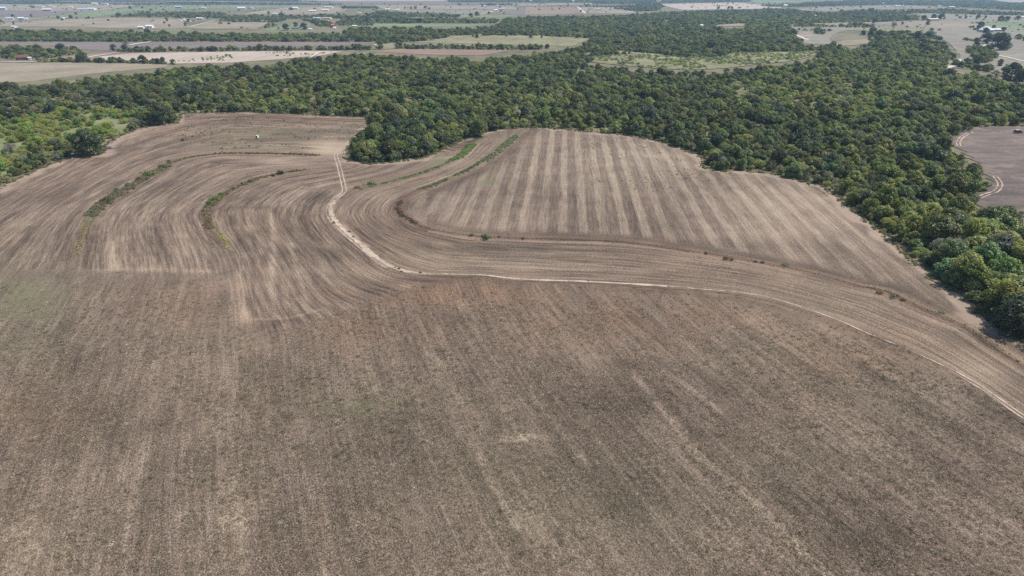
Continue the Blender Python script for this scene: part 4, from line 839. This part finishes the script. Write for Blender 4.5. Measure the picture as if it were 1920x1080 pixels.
def box_mesh(name, boxes, m):
    bm = bmesh.new()
    for cx, cy, cz, sx, sy, sz in boxes:
        r = bmesh.ops.create_cube(bm, size=1.0); bmesh.ops.scale(bm, vec=(sx, sy, sz), verts=r['verts']); bmesh.ops.translate(bm, vec=(cx, cy, cz), verts=r['verts'])
    me = bpy.data.meshes.new(name); bm.to_mesh(me); bm.free(); me.materials.append(m); return me
def gable(wd, dp, ht, rise):
    """walls with pointed ends; ridge along x"""
    x, y = wd/2, dp/2
    V = [(-x,-y,-1),(x,-y,-1),(x,y,-1),(-x,y,-1),(-x,-y,ht),(x,-y,ht),(x,y,ht),(-x,y,ht),(-x,0,ht+rise),(x,0,ht+rise)]
    F = [(0,1,5,4),(2,3,7,6),(1,2,6,9,5),(3,0,4,8,7)]
    me = bpy.data.meshes.new('wall'); me.from_pydata(V, [], F); me.update(); return me
def roof_mesh(wd, dp, ht, rise, hip=0.0):
    x, y, o, t = wd/2+0.5, dp/2+0.6, 0.35, 0.18; k = rise/(dp/2); e = ht - 0.6*k + 0.06; rx = x - hip
    top = [(-x,-y,e+t),(x,-y,e+t),(x,y,e+t),(-x,y,e+t),(-rx,0,ht+rise+t+.06),(rx,0,ht+rise+t+.06)]
    bot = [(a, b, c-t) for a, b, c in top]
    V = top + bot; F = [(0,1,5,4),(2,3,4,5),(1,2,5),(3,0,4)] if hip else [(0,1,5,4),(2,3,4,5)]
    F += [tuple(reversed([i+6 for i in f])) for f in F]
    F += [(0,6,7,1),(2,8,9,3)] + ([(1,7,8,2),(3,9,6,0)] if hip else [(1,7,11,5),(5,11,8,2),(3,9,10,4),(4,10,6,0)])
    me = bpy.data.meshes.new('roof'); me.from_pydata(V, [], F); me.update(); return me
def building(px_, py_, wpx, hpx, roof_c, wall_c, label, cat='house', rot=0.0, deep=0.75, hip=False, name='farmhouse', rise=0.32):
    x, y = gp([(px_, py_)])[0]; d = float(project(np.array([x]), np.array([y]), 0)[2][0])
    wd = wpx*d/FPX; tot = max(3.2, min(hpx*d/FPX*0.95, 11)); dp = wd*deep if wd < 26 else wd*deep*0.7
    dp = float(np.clip(dp, 4, 22)); rs = tot*rise; ht = tot - rs
    b = empty(name, (x, y, float(hb(x, y)) - 0.1), rot); tag(b, label, cat, 'farm buildings beyond the woods')
    wm = gable(wd*0.96, dp, ht, rs*0.97) if not hip else box_mesh('wall', [(0, 0, ht/2-.5, wd*.96, dp, ht+1)], BM[wall_c])
    link('wall', wm, BM[wall_c], b)
    link('roof', roof_mesh(wd*0.96, dp, ht, rs, dp*0.5 if hip else 0.0), BM[roof_c], b)
    if wpx >= 7:
        big = name in ('barn', 'shed')
        dw, dh = (min(4.0, wd*.25), min(3.4, ht*.85)) if big else (1.1, 2.1)
        link('door', box_mesh('door', [(-wd*0.12, -dp/2-0.03, dh/2+.1, dw, 0.1, dh)], BM['dark' if not big else 'leadgrey']), None, b)
        for wx in ((0.12, 0.32, -0.34) if not big else (0.34,)):
            w_ = link('window', box_mesh('window', [(wx*wd, -dp/2-0.02, ht*0.55, 1.5, 0.08, 1.2)], BM['dark']), None, b)
            link('frame', box_mesh('frame', [(wx*wd, -dp/2-0.05, ht*0.55+.66, 1.8, 0.1, .12), (wx*wd, -dp/2-0.05, ht*0.55-.66, 1.8, 0.1, .12)], BM['white']), None, w_)
    return b
BUILD = [
 (4,18.6,16,6,'white','blue','large white roofed barn cut by the left picture edge','barn','barn',.1),(75,13.6,13,2.6,'tan','cream','long tan shed on the far left tan pasture','shed','shed',0),(89,20.6,16,4.5,'white','grey','long white roofed barn above the ploughed strip, far left','barn','barn',.15),
 (97,13,10,2,'cream','cream','low pale shed behind the long white barn','shed','shed',0),(133,14,6,2.5,'cream','white','small cream house among far trees between the white barns','house','farmhouse',.2),(155,20.4,16,5,'blue','white','blue grey roofed barn at the green meadow corner','barn','barn',.5),
 (172,18.4,15,3.6,'white','white','white barn right beside the blue grey barn','barn','barn',-.1),(178,8.6,10,3.4,'white','white','white hipped shed at the far ploughed field edge','shed','shed',.2),(197,9,12,3.4,'green','cream','pale green roofed barn on the far left','barn','barn',0),
 (19,37.6,13,5.5,'blue','white','pale blue roofed house under a dark tree, far left','house','farmhouse',.5),(40,36.8,10,4.6,'white','blue','white roofed house right of the pale blue roofed one','house','farmhouse',.4),(49,36.2,6,2.8,'white','white','small white shed at the right end of the left farmstead','shed','shed',.2),
 (119,35.6,4,3,'white','white','tiny white hut between round trees on the tan pasture','hut','shed',.1),(125,34.8,7,1.8,'tan','rust','low dark shed right of the tiny white hut','shed','shed',0),(265,53.6,10.5,4.6,'white','cream','left white roof above the dark hedge on the tan pasture','house','farmhouse',.1),(281,52.2,13,5.4,'white','white','right and larger white roof above the dark hedge','barn','barn',.05),
 (27,51.4,10,2.6,'white','white','white roof peeping from trees on the left wood belt','shed','shed',-.3),(335,15.6,12,4.4,'blue','grey','blue grey house on the green meadow beside a dark tree','house','farmhouse',.3),(382,16,7,3,'white','cream','pale house among trees right of the blue grey house','house','farmhouse',.1),
 (453,17.6,14,4.4,'white','white','bright white roofed house amid the far tree belt','house','farmhouse',.25),(474,17,5,2.4,'white','blue','small pale shed right of the bright white house','shed','shed',0),(517,27,8.5,2.4,'white','white','low white shed below the far dirt road','shed','shed',.1),(552,17.4,14.5,4.4,'white','cream','large white barn on the far tan pasture','barn','barn',.1),
 (535,17,8,1.8,'cream','tan','long low shed left of the large white barn','shed','shed',.1),(586,22.4,13,3.6,'white','cream','pale house with trees on the tan pasture corner','house','farmhouse',.2),(616,14.6,17,2.6,'cream','white','long cream shed along the far road','shed','shed',0),(610,20.4,13,3.4,'white','cream','white roofed house in front of the long cream shed','house','farmhouse',.1),
 (375,36.2,12.5,3.4,'white','blue','white roofed farm shed standing above the tan paddock','shed','shed',.05),(352,40.4,11,2.4,'tan','white','low tan shed at the left farm yard','shed','shed',.1),(338,39.4,6,2.4,'cream','white','small cream hut left of the low tan shed','hut','shed',0),(346,38,5,2.6,'white','cream','small white hut behind the low tan shed','hut','shed',.4),(363,38.8,9,2.6,'leadgrey','tan','dark grey roofed shed in the left farm yard','shed','shed',.2),
 (451,40,15.5,2.6,'tan','cream','long tan shed along the dark tree row','shed','shed',-.05),(467,40,6,2,'white','cream','small pale shed right of the long tan shed','shed','shed',0),(491,41,8,2.4,'blue','white','pale blue shed at the end of the tree row','shed','shed',0),(505,41.3,7,1.6,'white','tan','low white shed right of the pale blue shed','shed','shed',0),
 (595,37.2,14,5,'blue','grey','blue grey barn beside the long tan shed','barn','barn',.1),(613,35.4,17,3,'tan','cream','long tan shed touching the blue grey barn','shed','shed',0),(555,54.4,14,4,'leadgrey','blue','grey house tucked between two dark oaks','house','farmhouse',0),
 (624,51.2,8.5,6,'red','rust','red roofed house amid trees','house','farmhouse',.7),(628,55.2,4.5,5,'white','white','small white shed in front of the red roofed house','shed','shed',.1),(582,56,6,2,'white','cream','low white trailer hut left of the red roofed house','hut','shed',0),(665,50.4,8,3,'white','cream','white roofed house right of the red roofed house','house','farmhouse',.2),
 (727,18.6,8.5,2.6,'white','white','left white shed above the square olive wood block','shed','shed',.1),(744,19.4,12,2.4,'white','cream','long white shed above the square olive wood block','shed','shed',.05),(674,24.6,6,1.6,'white','cream','low white shed amid trees on the left of the olive block','shed','shed',0),(905,12,11,2.4,'white','white','long white house on the far central pasture','house','farmhouse',0),(933,12.4,5,3,'tan','white','small tan house right of the long white house','house','farmhouse',.2),
 (929,21,7,3.6,'white','cream','cream house by the pale drive and ploughed field','house','farmhouse',.3),(940,18.6,14,3.6,'blue','white','blue grey roofed house at the ploughed field top','house','farmhouse',0),(995,2.4,4.5,2.2,'white','white','tiny white house on the far horizon trees, left of three','house','farmhouse',0),(1021,3.6,7,2.2,'rust','tan','rusty red roofed barn on the far tan pasture','barn','barn',0),(1075,3.4,5,2.2,'white','white','tiny white house right of the rusty red barn','house','farmhouse',0),
 (1107,18,8,2.6,'leadgrey','tan','dark roofed shed near the far straight road','shed','shed',.2),(1121,19,8,2.8,'tan','cream','tan house near the far straight road','house','farmhouse',0),(1123,53.4,7.5,4.6,'white','white','lone white roof deep in the central green woods','shed','shed',-.5),(1250,41.8,10,3,'white','white','long white roof in the right hand woods','shed','shed',.05),(1259,37,4.5,3,'white','cream','small white roof above the long white one in woods','shed','shed',.2),
 (1315,50.6,6,5,'white','cream','pale upright hut at the left of the sandy clearing','hut','shed',.3),(1426,30.6,10.5,3.2,'tan','cream','tan roofed long house amid dark far trees','house','farmhouse',.05),(1472,13,8,4.6,'white','white','bright white barn at the far pale field edge','barn','barn',.3),(1528,31.4,4,3.2,'white','white','tiny white hut in front of far dark tree','hut','shed',0),(1522,40.4,8,3.2,'white','rust','bright white roofed shed on the right clearing edge','shed','shed',0),(1563,30.8,8,2.2,'white','blue','low pale blue shed right of the tiny white hut','shed','shed',0),
 (1748,38.4,18,4.2,'cream','tan','long tan ranch house between dark oaks','house','farmhouse',.02),(1656,7.6,6,2.4,'blue','grey','small blue grey barn on the far right pasture','barn','barn',0),(1682,12.4,9,2.2,'white','cream','low white shed on the far right pasture','shed','shed',0),(1760,13,8,2.4,'cream','cream','cream roofed house at the blue wood, left of two','house','farmhouse',.2),(1783,14.6,12,3,'cream','cream','wider cream roofed house at the blue wood, right of two','house','farmhouse',.15),(1917,33.4,7,2.8,'white','white','white roof at the far right picture edge','house','farmhouse',0),
 (1866,58.8,15,5.4,'white','grey','white metal barn joined beside the white farmhouse','barn','barn',-.12),
]
for a in BUILD: building(a[0], a[1], a[2], a[3], a[4], a[5], a[6], a[7], rot=a[9], name=a[8])
building(1848, 60.2, 21, 10.5, 'white', 'blue', 'large white hip roofed farmhouse on the right pasture', 'house', -.2, .8, True, 'farmhouse', .55)
building(44, 111.6, 22, 9, 'rust', 'rust', 'long rusty brown shed beside the left tan pasture', 'shed', .15, .5, False, 'shed', .45)
building(56.5, 112.2, 5, 4, 'white', 'white', 'white trailer parked at the end of the rusty shed', 'trailer', .5, .6, False, 'trailer', .15)
# utility poles
def pole(px_, py_, h, label):
    x, y = gp([(px_, py_)])[0]; p = empty('utility_pole', (x, y, float(hb(x, y)))); tag(p, label, 'utility pole', 'utility poles on the far pasture')
    V = []; F = []; tube(V, F, (0,0,-1), (0,0,h), .22, .14, 7); me = np_mesh('post', V, np.array(F)); link('post', me, BM['wood'], p)
    link('crossarm', box_mesh('crossarm', [(0, -.2, h-.9, 2.4, .14, .16)], BM['wood']), None, p)
    V = []; F = []
    for q in (-1.0, 0, 1.0): tube(V, F, (q, -.2, h-.82), (q, -.2, h-.58), .07, .05, 6)
    link('insulator', np_mesh('insulator', V, np.array(F)), BM['grey'], p)
pole(509, 24.5, 26, 'tall thin utility pole beside the far dirt road'); pole(403, 11, 24, 'thin utility pole in the far dark tree band')
# ------------------------------------------------------------------ things in the fields
def at(px_, py_):
    x, y = gp([(px_, py_)])[0]; return float(x), float(y), float(land(x, y)[0])
x, y, z = at(483, 259.5)
b = empty('deer_blind', (x, y, z), -.55, .8); tag(b, 'small square hut with white roof alone in the upper left field', 'hunting blind')
link('cabin', box_mesh('cabin', [(0, 0, 1.25, 1.5, 1.5, 1.6)], BM['dark']), None, b)  # cabin painted dark so its faces turned from the sun look shaded
link('sunlit_side', box_mesh('sunlit_side', [(.77, 0, 1.25, .05, 1.5, 1.6)], BM['white']), None, b)  # white slab paints the sunlight on the right face, no separate panel
link('roof', box_mesh('roof', [(0, 0, 2.1, 1.7, 1.7, .12)], BM['white']), None, b)
link('window', box_mesh('window', [(0, -.76, 1.5, 1.0, .06, .35)], BM['black']), None, b)
for sx in (-.6, .6):
    for sy in (-.6, .6): link('leg', box_mesh('leg', [(sx, sy, .2, .12, .12, .6)], BM['wood']), None, b)
# parked farm vehicle in the dark field
x, y, z = at(1908, 249.5)
v = empty('farm_truck', (x, y, float(hb(x, y))), 0.1); tag(v, 'dark farm truck with pale flat roof parked in the dark field', 'truck')
def prism(name, prof, wd, m, bev=.05):
    bm = bmesh.new(); a = [bm.verts.new((p[0], -wd/2, p[1])) for p in prof]; c = [bm.verts.new((p[0], wd/2, p[1])) for p in prof]; n_ = len(prof)
    bm.faces.new(a[::-1]); bm.faces.new(c)
    for i in range(n_): bm.faces.new((a[i], a[(i+1) % n_], c[(i+1) % n_], c[i]))
    bmesh.ops.recalc_face_normals(bm, faces=bm.faces[:])
    bmesh.ops.bevel(bm, geom=bm.edges[:], offset=bev, segments=1, affect='EDGES')
    me = bpy.data.meshes.new(name); bm.to_mesh(me); bm.free(); me.materials.append(m); return me
link('body', prism('body', [(-2.5,.45),(2.4,.45),(2.5,.8),(2.45,1.1),(1.2,1.2),(-2.5,1.2)], 1.85, BM['dark']), None, v)
link('cab', prism('cab', [(-1.9,1.18),(1.15,1.18),(.55,1.85),(-1.8,1.85)], 1.65, BM['black']), None, v)
link('roof', prism('roof', [(-1.75,1.84),(.5,1.84),(.45,1.95),(-1.7,1.95)], 1.6, BM['cream'], .02), None, v)
link('bumper', box_mesh('bumper', [(-2.56, 0, .6, .12, 1.8, .22)], BM['white']), None, v)
for sx in (-1.6, 1.55):
    for sy in (-.88, .88):
        bm = bmesh.new(); bmesh.ops.create_cone(bm, cap_ends=True, segments=16, radius1=.4, radius2=.4, depth=.26); bmesh.ops.rotate(bm, verts=bm.verts, matrix=Matrix.Rotation(math.pi/2, 3, 'X'))
        me = bpy.data.meshes.new('wheel'); bm.to_mesh(me); bm.free(); me.materials.append(BM['black']); wh = link('wheel', me, None, v, (sx, sy, .4))
        bm = bmesh.new(); bmesh.ops.create_cone(bm, cap_ends=True, segments=12, radius1=.2, radius2=.2, depth=.3); bmesh.ops.rotate(bm, verts=bm.verts, matrix=Matrix.Rotation(math.pi/2, 3, 'X'))
        me = bpy.data.meshes.new('rim'); bm.to_mesh(me); bm.free(); me.materials.append(BM['grey']); link('rim', me, None, wh)
# heap of cut branches at the left edge
x, y, z = at(206, 279)
V = []; F = []
for i in range(170):
    a = RNG.random()*6.283; r_ = abs(RNG.normal())*2.2; c = np.array([math.cos(a)*r_*1.5, math.sin(a)*r_*0.8, max(0.1, 1.2 - r_*.35)*RNG.random()])
    dv = RNG.normal(size=3)*np.array([1, 1, .3]); dv /= np.linalg.norm(dv); L_ = RNG.uniform(.6, 1.9)
    tube(V, F, c - dv*L_/2, c + dv*L_/2, RNG.uniform(.04, .10), .025, 4)
V = np.array(V); V[:, 2] = np.maximum(V[:, 2], -.05)
bp = link('brush_pile', np_mesh('brush_pile', V, np.array(F)), m_plain('weathered_grey_branch', (.25,.235,.24), .9, .4), None, (x, y, z)); tag(bp, 'grey heap of cut branches at the foot of the big left oak', 'brush pile')
# lone bushes along the terraces
BUSH = [(912,448,13,'green clump on the pinkish terrace ditch, left of its centre'),(937,448,5,'small dark clump right of the green clump on the ditch'),(981,451,5,'second small dark clump right along the ditch'),(884,445,8,'olive clump left of the green clump on the ditch'),
 (1325,478,7,'first dry clump on the right half of the ditch line'),(1362,487,9,'brown clump right of the first dry clump on the ditch'),(1372,489,6,'small brown clump touching the brown one on the ditch'),(1415,494,5,'round dark clump on the ditch, left of a near pair'),(1429,496,6,'round dark clump on the ditch, right of a near pair'),(1470,500,12,'wide greyish dry clump on the right ditch'),
 (1648,551,9,'tall reddish dry clump on the lower right ditch'),(1675,559,12,'rounded grey brown clump right of the tall reddish one'),(1693,567,8,'low dark clump at the lower right ditch bend'),(1764,588,10,'grey green clump at the lower right end of the ditch'),
 (748,508,6,'dark bush on the inner side of the dirt track bend'),(741,505,4,'smaller bush touching the dark track bend bush'),(789,517,6,'dark round bush where the dirt track straightens'),(753,513,4,'tiny bush below the track bend bush'),(1103,529,4,'small bush alone on the faint right track'),
 (626,421,6,'brown bush left of the dirt track curve'),(663,447,6,'brown bush on the dirt track below its curve'),(655,437,5,'low weed clump above the brown track bush'),(403,378,16,'large bright green bush on the middle weedy terrace'),(393,387,13,'green bush below the large bright one on the middle terrace'),(414,370,11,'green bush above the large bright one on the middle terrace'),
 (524,328,14,'dark green bush near the upper end of the middle terrace'),(512,331,9,'olive bush left of the dark one on the middle terrace'),(553,323,7,'pale weed clump at the upper tip of the middle terrace'),(470,343,10,'brown bush midway along the middle terrace'),(455,349,9,'brown bush below the midway one on the middle terrace'),(437,358,8,'brown bush next above the green bushes of middle terrace'),
 (276,330,15,'bright green bush on the left weedy terrace'),(262,340,13,'brown bush below the bright one on the left terrace'),(240,353,14,'grey green bush on the lower half of the left terrace'),(220,362,14,'second grey green bush down the left terrace'),(197,381,15,'dark bush at the lower weedy end of left terrace'),(178,402,12,'last grey green bush at the left terrace foot'),(302,317,14,'olive bush above the bright one on the left terrace'),(318,308,11,'olive grey bush at the upper bend of left terrace'),
 (342,264,8,'dark bush by the field track of the upper left field'),(696,346,12,'bright yellow green weed clump right of the dirt track'),(668,354,9,'reddish weed clump nearest the dirt track, right side'),(785,356,7,'pale weed clump at the top of the dark ditch bend')]
BT = {'green': (.075,.11,.035), 'dark': (.05,.06,.03), 'brown': (.15,.10,.06), 'dry': (.16,.12,.08), 'olive': (.11,.11,.05), 'reddish': (.19,.10,.06), 'grey': (.13,.14,.10), 'pale': (.2,.2,.1), 'bright': (.11,.16,.035), 'low': (.08,.08,.05), 'small': (.06,.065,.04), 'tiny': (.05,.06,.03)}
BT = {k_: tuple(1.4*v_ for v_ in t_) for k_, t_ in BT.items()}
BF = {}
for q in BUSH:
    x, y, z = at(q[0], q[1]); d = float(project(np.array([x]), np.array([y]), 0)[2][0]); h = q[2]*d/FPX
    low = 'clump' in q[3] or 'weed' in q[3]; var = SPEC['weed' if low else 'bush'][int(RNG.integers(3))][0]
    word = next(w_ for w_ in q[3].replace('greyish', 'grey').split() if w_ in BT)
    o = link('weed_clump' if low else 'bush', var, None, None, (x, y, z - .05)); s = h*(0.62/1.1 if not low else 0.95); o.scale = (s*1.5, s*1.5, s); o.rotation_euler = (0, 0, RNG.random()*6.28); o['tint'] = list(BT[word]); tag(o, q[3], 'weed clump' if low else 'bush', 'bushes and weed clumps in the field')
    if low: BF[var.name] = o
# weeds nobody could count along terraces and over the upper left field
def along(L, hw, n_, lo=0, hi=1):
    hw = hw*.58; n_ = int(n_*.8)
    L = np.asarray(L); i = RNG.integers(int(lo*len(L)), int(hi*len(L)) - 1, n_); return L[i] + (L[i+1]-L[i])*RNG.random((n_, 1)) + RNG.normal(size=(n_, 2))*hw
img = lambda pts: gl(pts)
W = []; T = []; Ss = []
def weeds(P, tn, s, var=.25):
    P = P[vnoise(P[:, 0], P[:, 1], 4.5, 77) > .24]
    W.append(P); T.append(1.9*np.array(tn)*np.exp(RNG.normal(size=(len(P), 1))*var)); Ss.append(s*RNG.uniform(.5, 1.5, len(P)))
LBW = img([(322,307),(281,330),(235,357),(190,385),(170,408)]); weeds(along(LBW, 2.0, 1000), (.115,.115,.07), 1.0); weeds(along(LBW, 2.2, 700), (.15,.11,.072), .95)
weeds(along(img([(170,408),(160,425),(153,450),(149,480)]), 1.8, 200), (.26,.19,.09), .5); weeds(along(img([(322,307),(345,299),(372,294)]), 1.0, 160), (.15,.12,.075), .7); weeds(along(img([(372,294),(417,289),(500,289),(600,292)]), .8, 260), (.10,.10,.05), .8)
MBW = img([(569,321),(524,327),(474,340),(429,362),(398,383),(386,400),(395,431)]); weeds(along(MBW, 1.2, 800), (.15,.112,.068), .8); weeds(along(MBW, .9, 160, .3, .75), (.115,.12,.06), 1.0)
weeds(along(img([(405,436),(418,450),(426,468)]), .9, 130), (.33,.22,.10), .6)
TTW = img([(886,272),(866,292),(846,302)]); weeds(along(TTW, 1.7, 1000), (.11,.15,.055), 1.0); weeds(along(img([(846,303),(828,313),(771,332),(714,347),(672,357)]), .9, 420), (.13,.14,.065), .75)
DIW = img([(968,256),(957,266),(922,294),(900,306)]); weeds(along(DIW, 1.7, 1000), (.12,.135,.085), .9); weeds(along(img([(895,309),(877,321),(828,343),(790,357)]), 1.0, 420), (.10,.11,.06), .75)
weeds(along(img([(759,374),(746,389),(752,404),(782,423)]), 1.0, 260), (.10,.07,.05), .7)
weeds(along(G_DI, .9, 420, .42, .95), (.23,.165,.115), .42, .4); weeds(along(G_TRACK, 2.2, 130, .6, 1.0), (.20,.17,.08), .38, .4); weeds(along(G_TRACK2, 2.4, 90), (.22,.19,.11), .32, .4)
UL = gp([(360,225),(450,216),(600,220),(690,226),(660,262),(600,280),(420,285),(330,270)]); x_, y_ = scatter(UL, 3.0, RNG, .9); k_ = vnoise(x_, y_*2.2, 14, 9) > .55; weeds(np.stack([x_[k_], y_[k_]], 1), (.10,.105,.06), .75, .4)
UR = gp([(1080,262),(1200,270),(1330,320),(1330,360),(1100,360)]); x_, y_ = scatter(UR, 2.6, RNG, .9); k_ = vnoise(x_, y_, 11, 12) > .58; weeds(np.stack([x_[k_], y_[k_]], 1), (.12,.13,.06), .5, .4)
PB = gp([(250,112),(330,116),(440,113),(560,105),(636,98),(600,96),(420,98),(300,103)]); x_, y_ = scatter(PB, 7, RNG, .9); k_ = (vnoise(x_, y_, 40, 9) + smooth(-160, 0, x_ + 210)*.5) > .72; weeds(np.stack([x_[k_], y_[k_]], 1), (.12,.14,.05), 2.2, .3)
OL = gp([(1088,113),(1130,105),(1200,101.5),(1290,108),(1372,100),(1440,98),(1545,97),(1482,115),(1420,121),(1370,127),(1290,131),(1200,126)]); x_, y_ = scatter(OL, 5, RNG, .9); k_ = vnoise(x_, y_, 22, 15) > .32; weeds(np.stack([x_[k_], y_[k_]], 1), (.12,.135,.06), 3.2, .35)
_d = np.concatenate([np.stack([np.linspace(a[0], b_[0], max(2, int(np.hypot(*(b_-a))/1.5)), endpoint=False), np.linspace(a[1], b_[1], max(2, int(np.hypot(*(b_-a))/1.5)), endpoint=False)], 1) for a, b_ in zip(WOOD_EDGE_L[:-1], WOOD_EDGE_L[1:])])
weeds(along(_d, 1.9, 2600), (.125,.105,.06), .85, .4); weeds(along(_d, 1.2, 1100), (.075,.09,.04), 1.15, .3)
W = np.concatenate(W); T = np.concatenate(T); Ss = np.concatenate(Ss); wz = land(W[:, 0], W[:, 1])
gn_scatter('weeds', np.stack([W[:, 0], W[:, 1], wz - .03], 1), Ss, RNG.uniform(.6, 1.3, len(W)), RNG.random(len(W))*6.28, np.clip(T, .02, .5), list(BF.values()), 'weed tufts along the terraces and over the upper fields')
# straw stubble over the near field
def m_straw():
    m, t = mat('dry_straw'); k = N(t); tn = k.attr('tint', 'INSTANCER').outputs['Vector']
    d = k.n('ShaderNodeBsdfDiffuse'); k.l(tn, d.inputs[0]); o = k.n('ShaderNodeOutputMaterial'); k.l(d.outputs[0], o.inputs[0]); return m
M_STRAW = m_straw(); STRAW_SRC = []
SPOT = [(960,1010),(430,1020),(1500,1020)]
for i in range(3):
    V = []; F = []
    for j in range(20):
        a = RNG.random()*6.283; r_ = RNG.random()**.5*.40; c = np.array([math.cos(a)*r_, math.sin(a)*r_, 0]); up = RNG.random() < .55
        dv = RNG.normal(size=3)*np.array([.5, .5, .2]); dv[2] = abs(dv[2]) + (1.0 if up else 0.04); dv /= np.linalg.norm(dv); L_ = RNG.uniform(.12, .26) if up else RNG.uniform(.2, .45)
        s_ = np.cross(dv, RNG.normal(size=3)); s_ /= np.linalg.norm(s_); s_ *= .022; b0 = len(V); c[2] = .02
        V += [c - s_, c + s_, c + dv*L_ + s_*.6, c + dv*L_ - s_*.6]; F.append((b0, b0+1, b0+2, b0+3))
    x, y, z = at(*SPOT[i]); o = link('straw_tuft', np_mesh('straw_tuft', V, np.array(F)), M_STRAW, None, (x, y, z)); o['tint'] = [.45, .38, .27]
    tag(o, ['pale straw tuft low in the middle of the near field', 'pale straw tuft at the lower left of the near field', 'pale straw tuft at the lower right of the near field'][i], 'straw tuft', 'straw tufts of the near field'); STRAW_SRC.append(o); o['kind'] = 'stuff'; del o['category']
NF = F_POLY; x_, y_ = scatter(NF, .62, RNG, .6); px_, py_, _ = project(x_, y_, 0); k_ = (px_ > -60) & (px_ < 1980) & (py_ < 1150) & (py_ > 480); x_, y_, px_, py_ = x_[k_], y_[k_], px_[k_], py_[k_]; k_ = RNG.random(len(x_)) < np.clip((py_ - 500 - 90*(vnoise(x_, y_, 20, 6) - .5))/240, .12, 1); x_, y_ = x_[k_], y_[k_]
us = x_*F_DIR[1] - y_*F_DIR[0]; vs = x_*F_DIR[0] + y_*F_DIR[1]
den = .7*vnoise(us, vs/9, 1.1, 21) + .3*vnoise(x_, y_, 12, 22); k_ = (den + RNG.normal(size=len(x_))*.22) > .46; x_, y_, den = x_[k_], y_[k_], den[k_]
tn = np.array([.30,.245,.168])*np.exp(RNG.normal(size=(len(x_), 1))*.3); gk = RNG.random(len(x_)) < .05 + .2*(vnoise(x_, y_, 28, 61) > .62); tn[gk] = np.array([.135,.135,.08])*np.exp(RNG.normal(size=(gk.sum(), 1))*.25)
gn_scatter('stubble', np.stack([x_, y_, land(x_, y_)], 1), RNG.uniform(.7, 1.4, len(x_)), np.ones(len(x_)), RNG.random(len(x_))*6.28, np.clip(tn, .02, .6), STRAW_SRC, 'cut straw stubble over the near field')
print('STUBBLE', len(x_), 'WEEDS', len(W))
# ------------------------------------------------------------------ haze
def haze():
    m, t = mat('pale_air'); k = N(t)
    v = k.n('ShaderNodeVolumePrincipled'); v.inputs['Color'].default_value = (0.48, 0.71, 1.0, 1); v.inputs['Density'].default_value = HAZE_DENSITY; v.inputs['Anisotropy'].default_value = 0.1
    o = k.n('ShaderNodeOutputMaterial'); k.l(v.outputs[0], o.inputs['Volume'])
    x, y0, y1, z0, z1 = GX + 120, -280.0, GY + 120, -4.0, CAM_H + 5
    bm = bmesh.new(); bmesh.ops.create_cube(bm, size=1.0)
    bmesh.ops.scale(bm, vec=(2*x, y1-y0, z1-z0), verts=bm.verts); bmesh.ops.translate(bm, vec=(0, (y0+y1)/2, (z0+z1)/2), verts=bm.verts)
    me = bpy.data.meshes.new('haze'); bm.to_mesh(me); bm.free()
    tag(link('haze', me, m), kind='stuff')
haze()
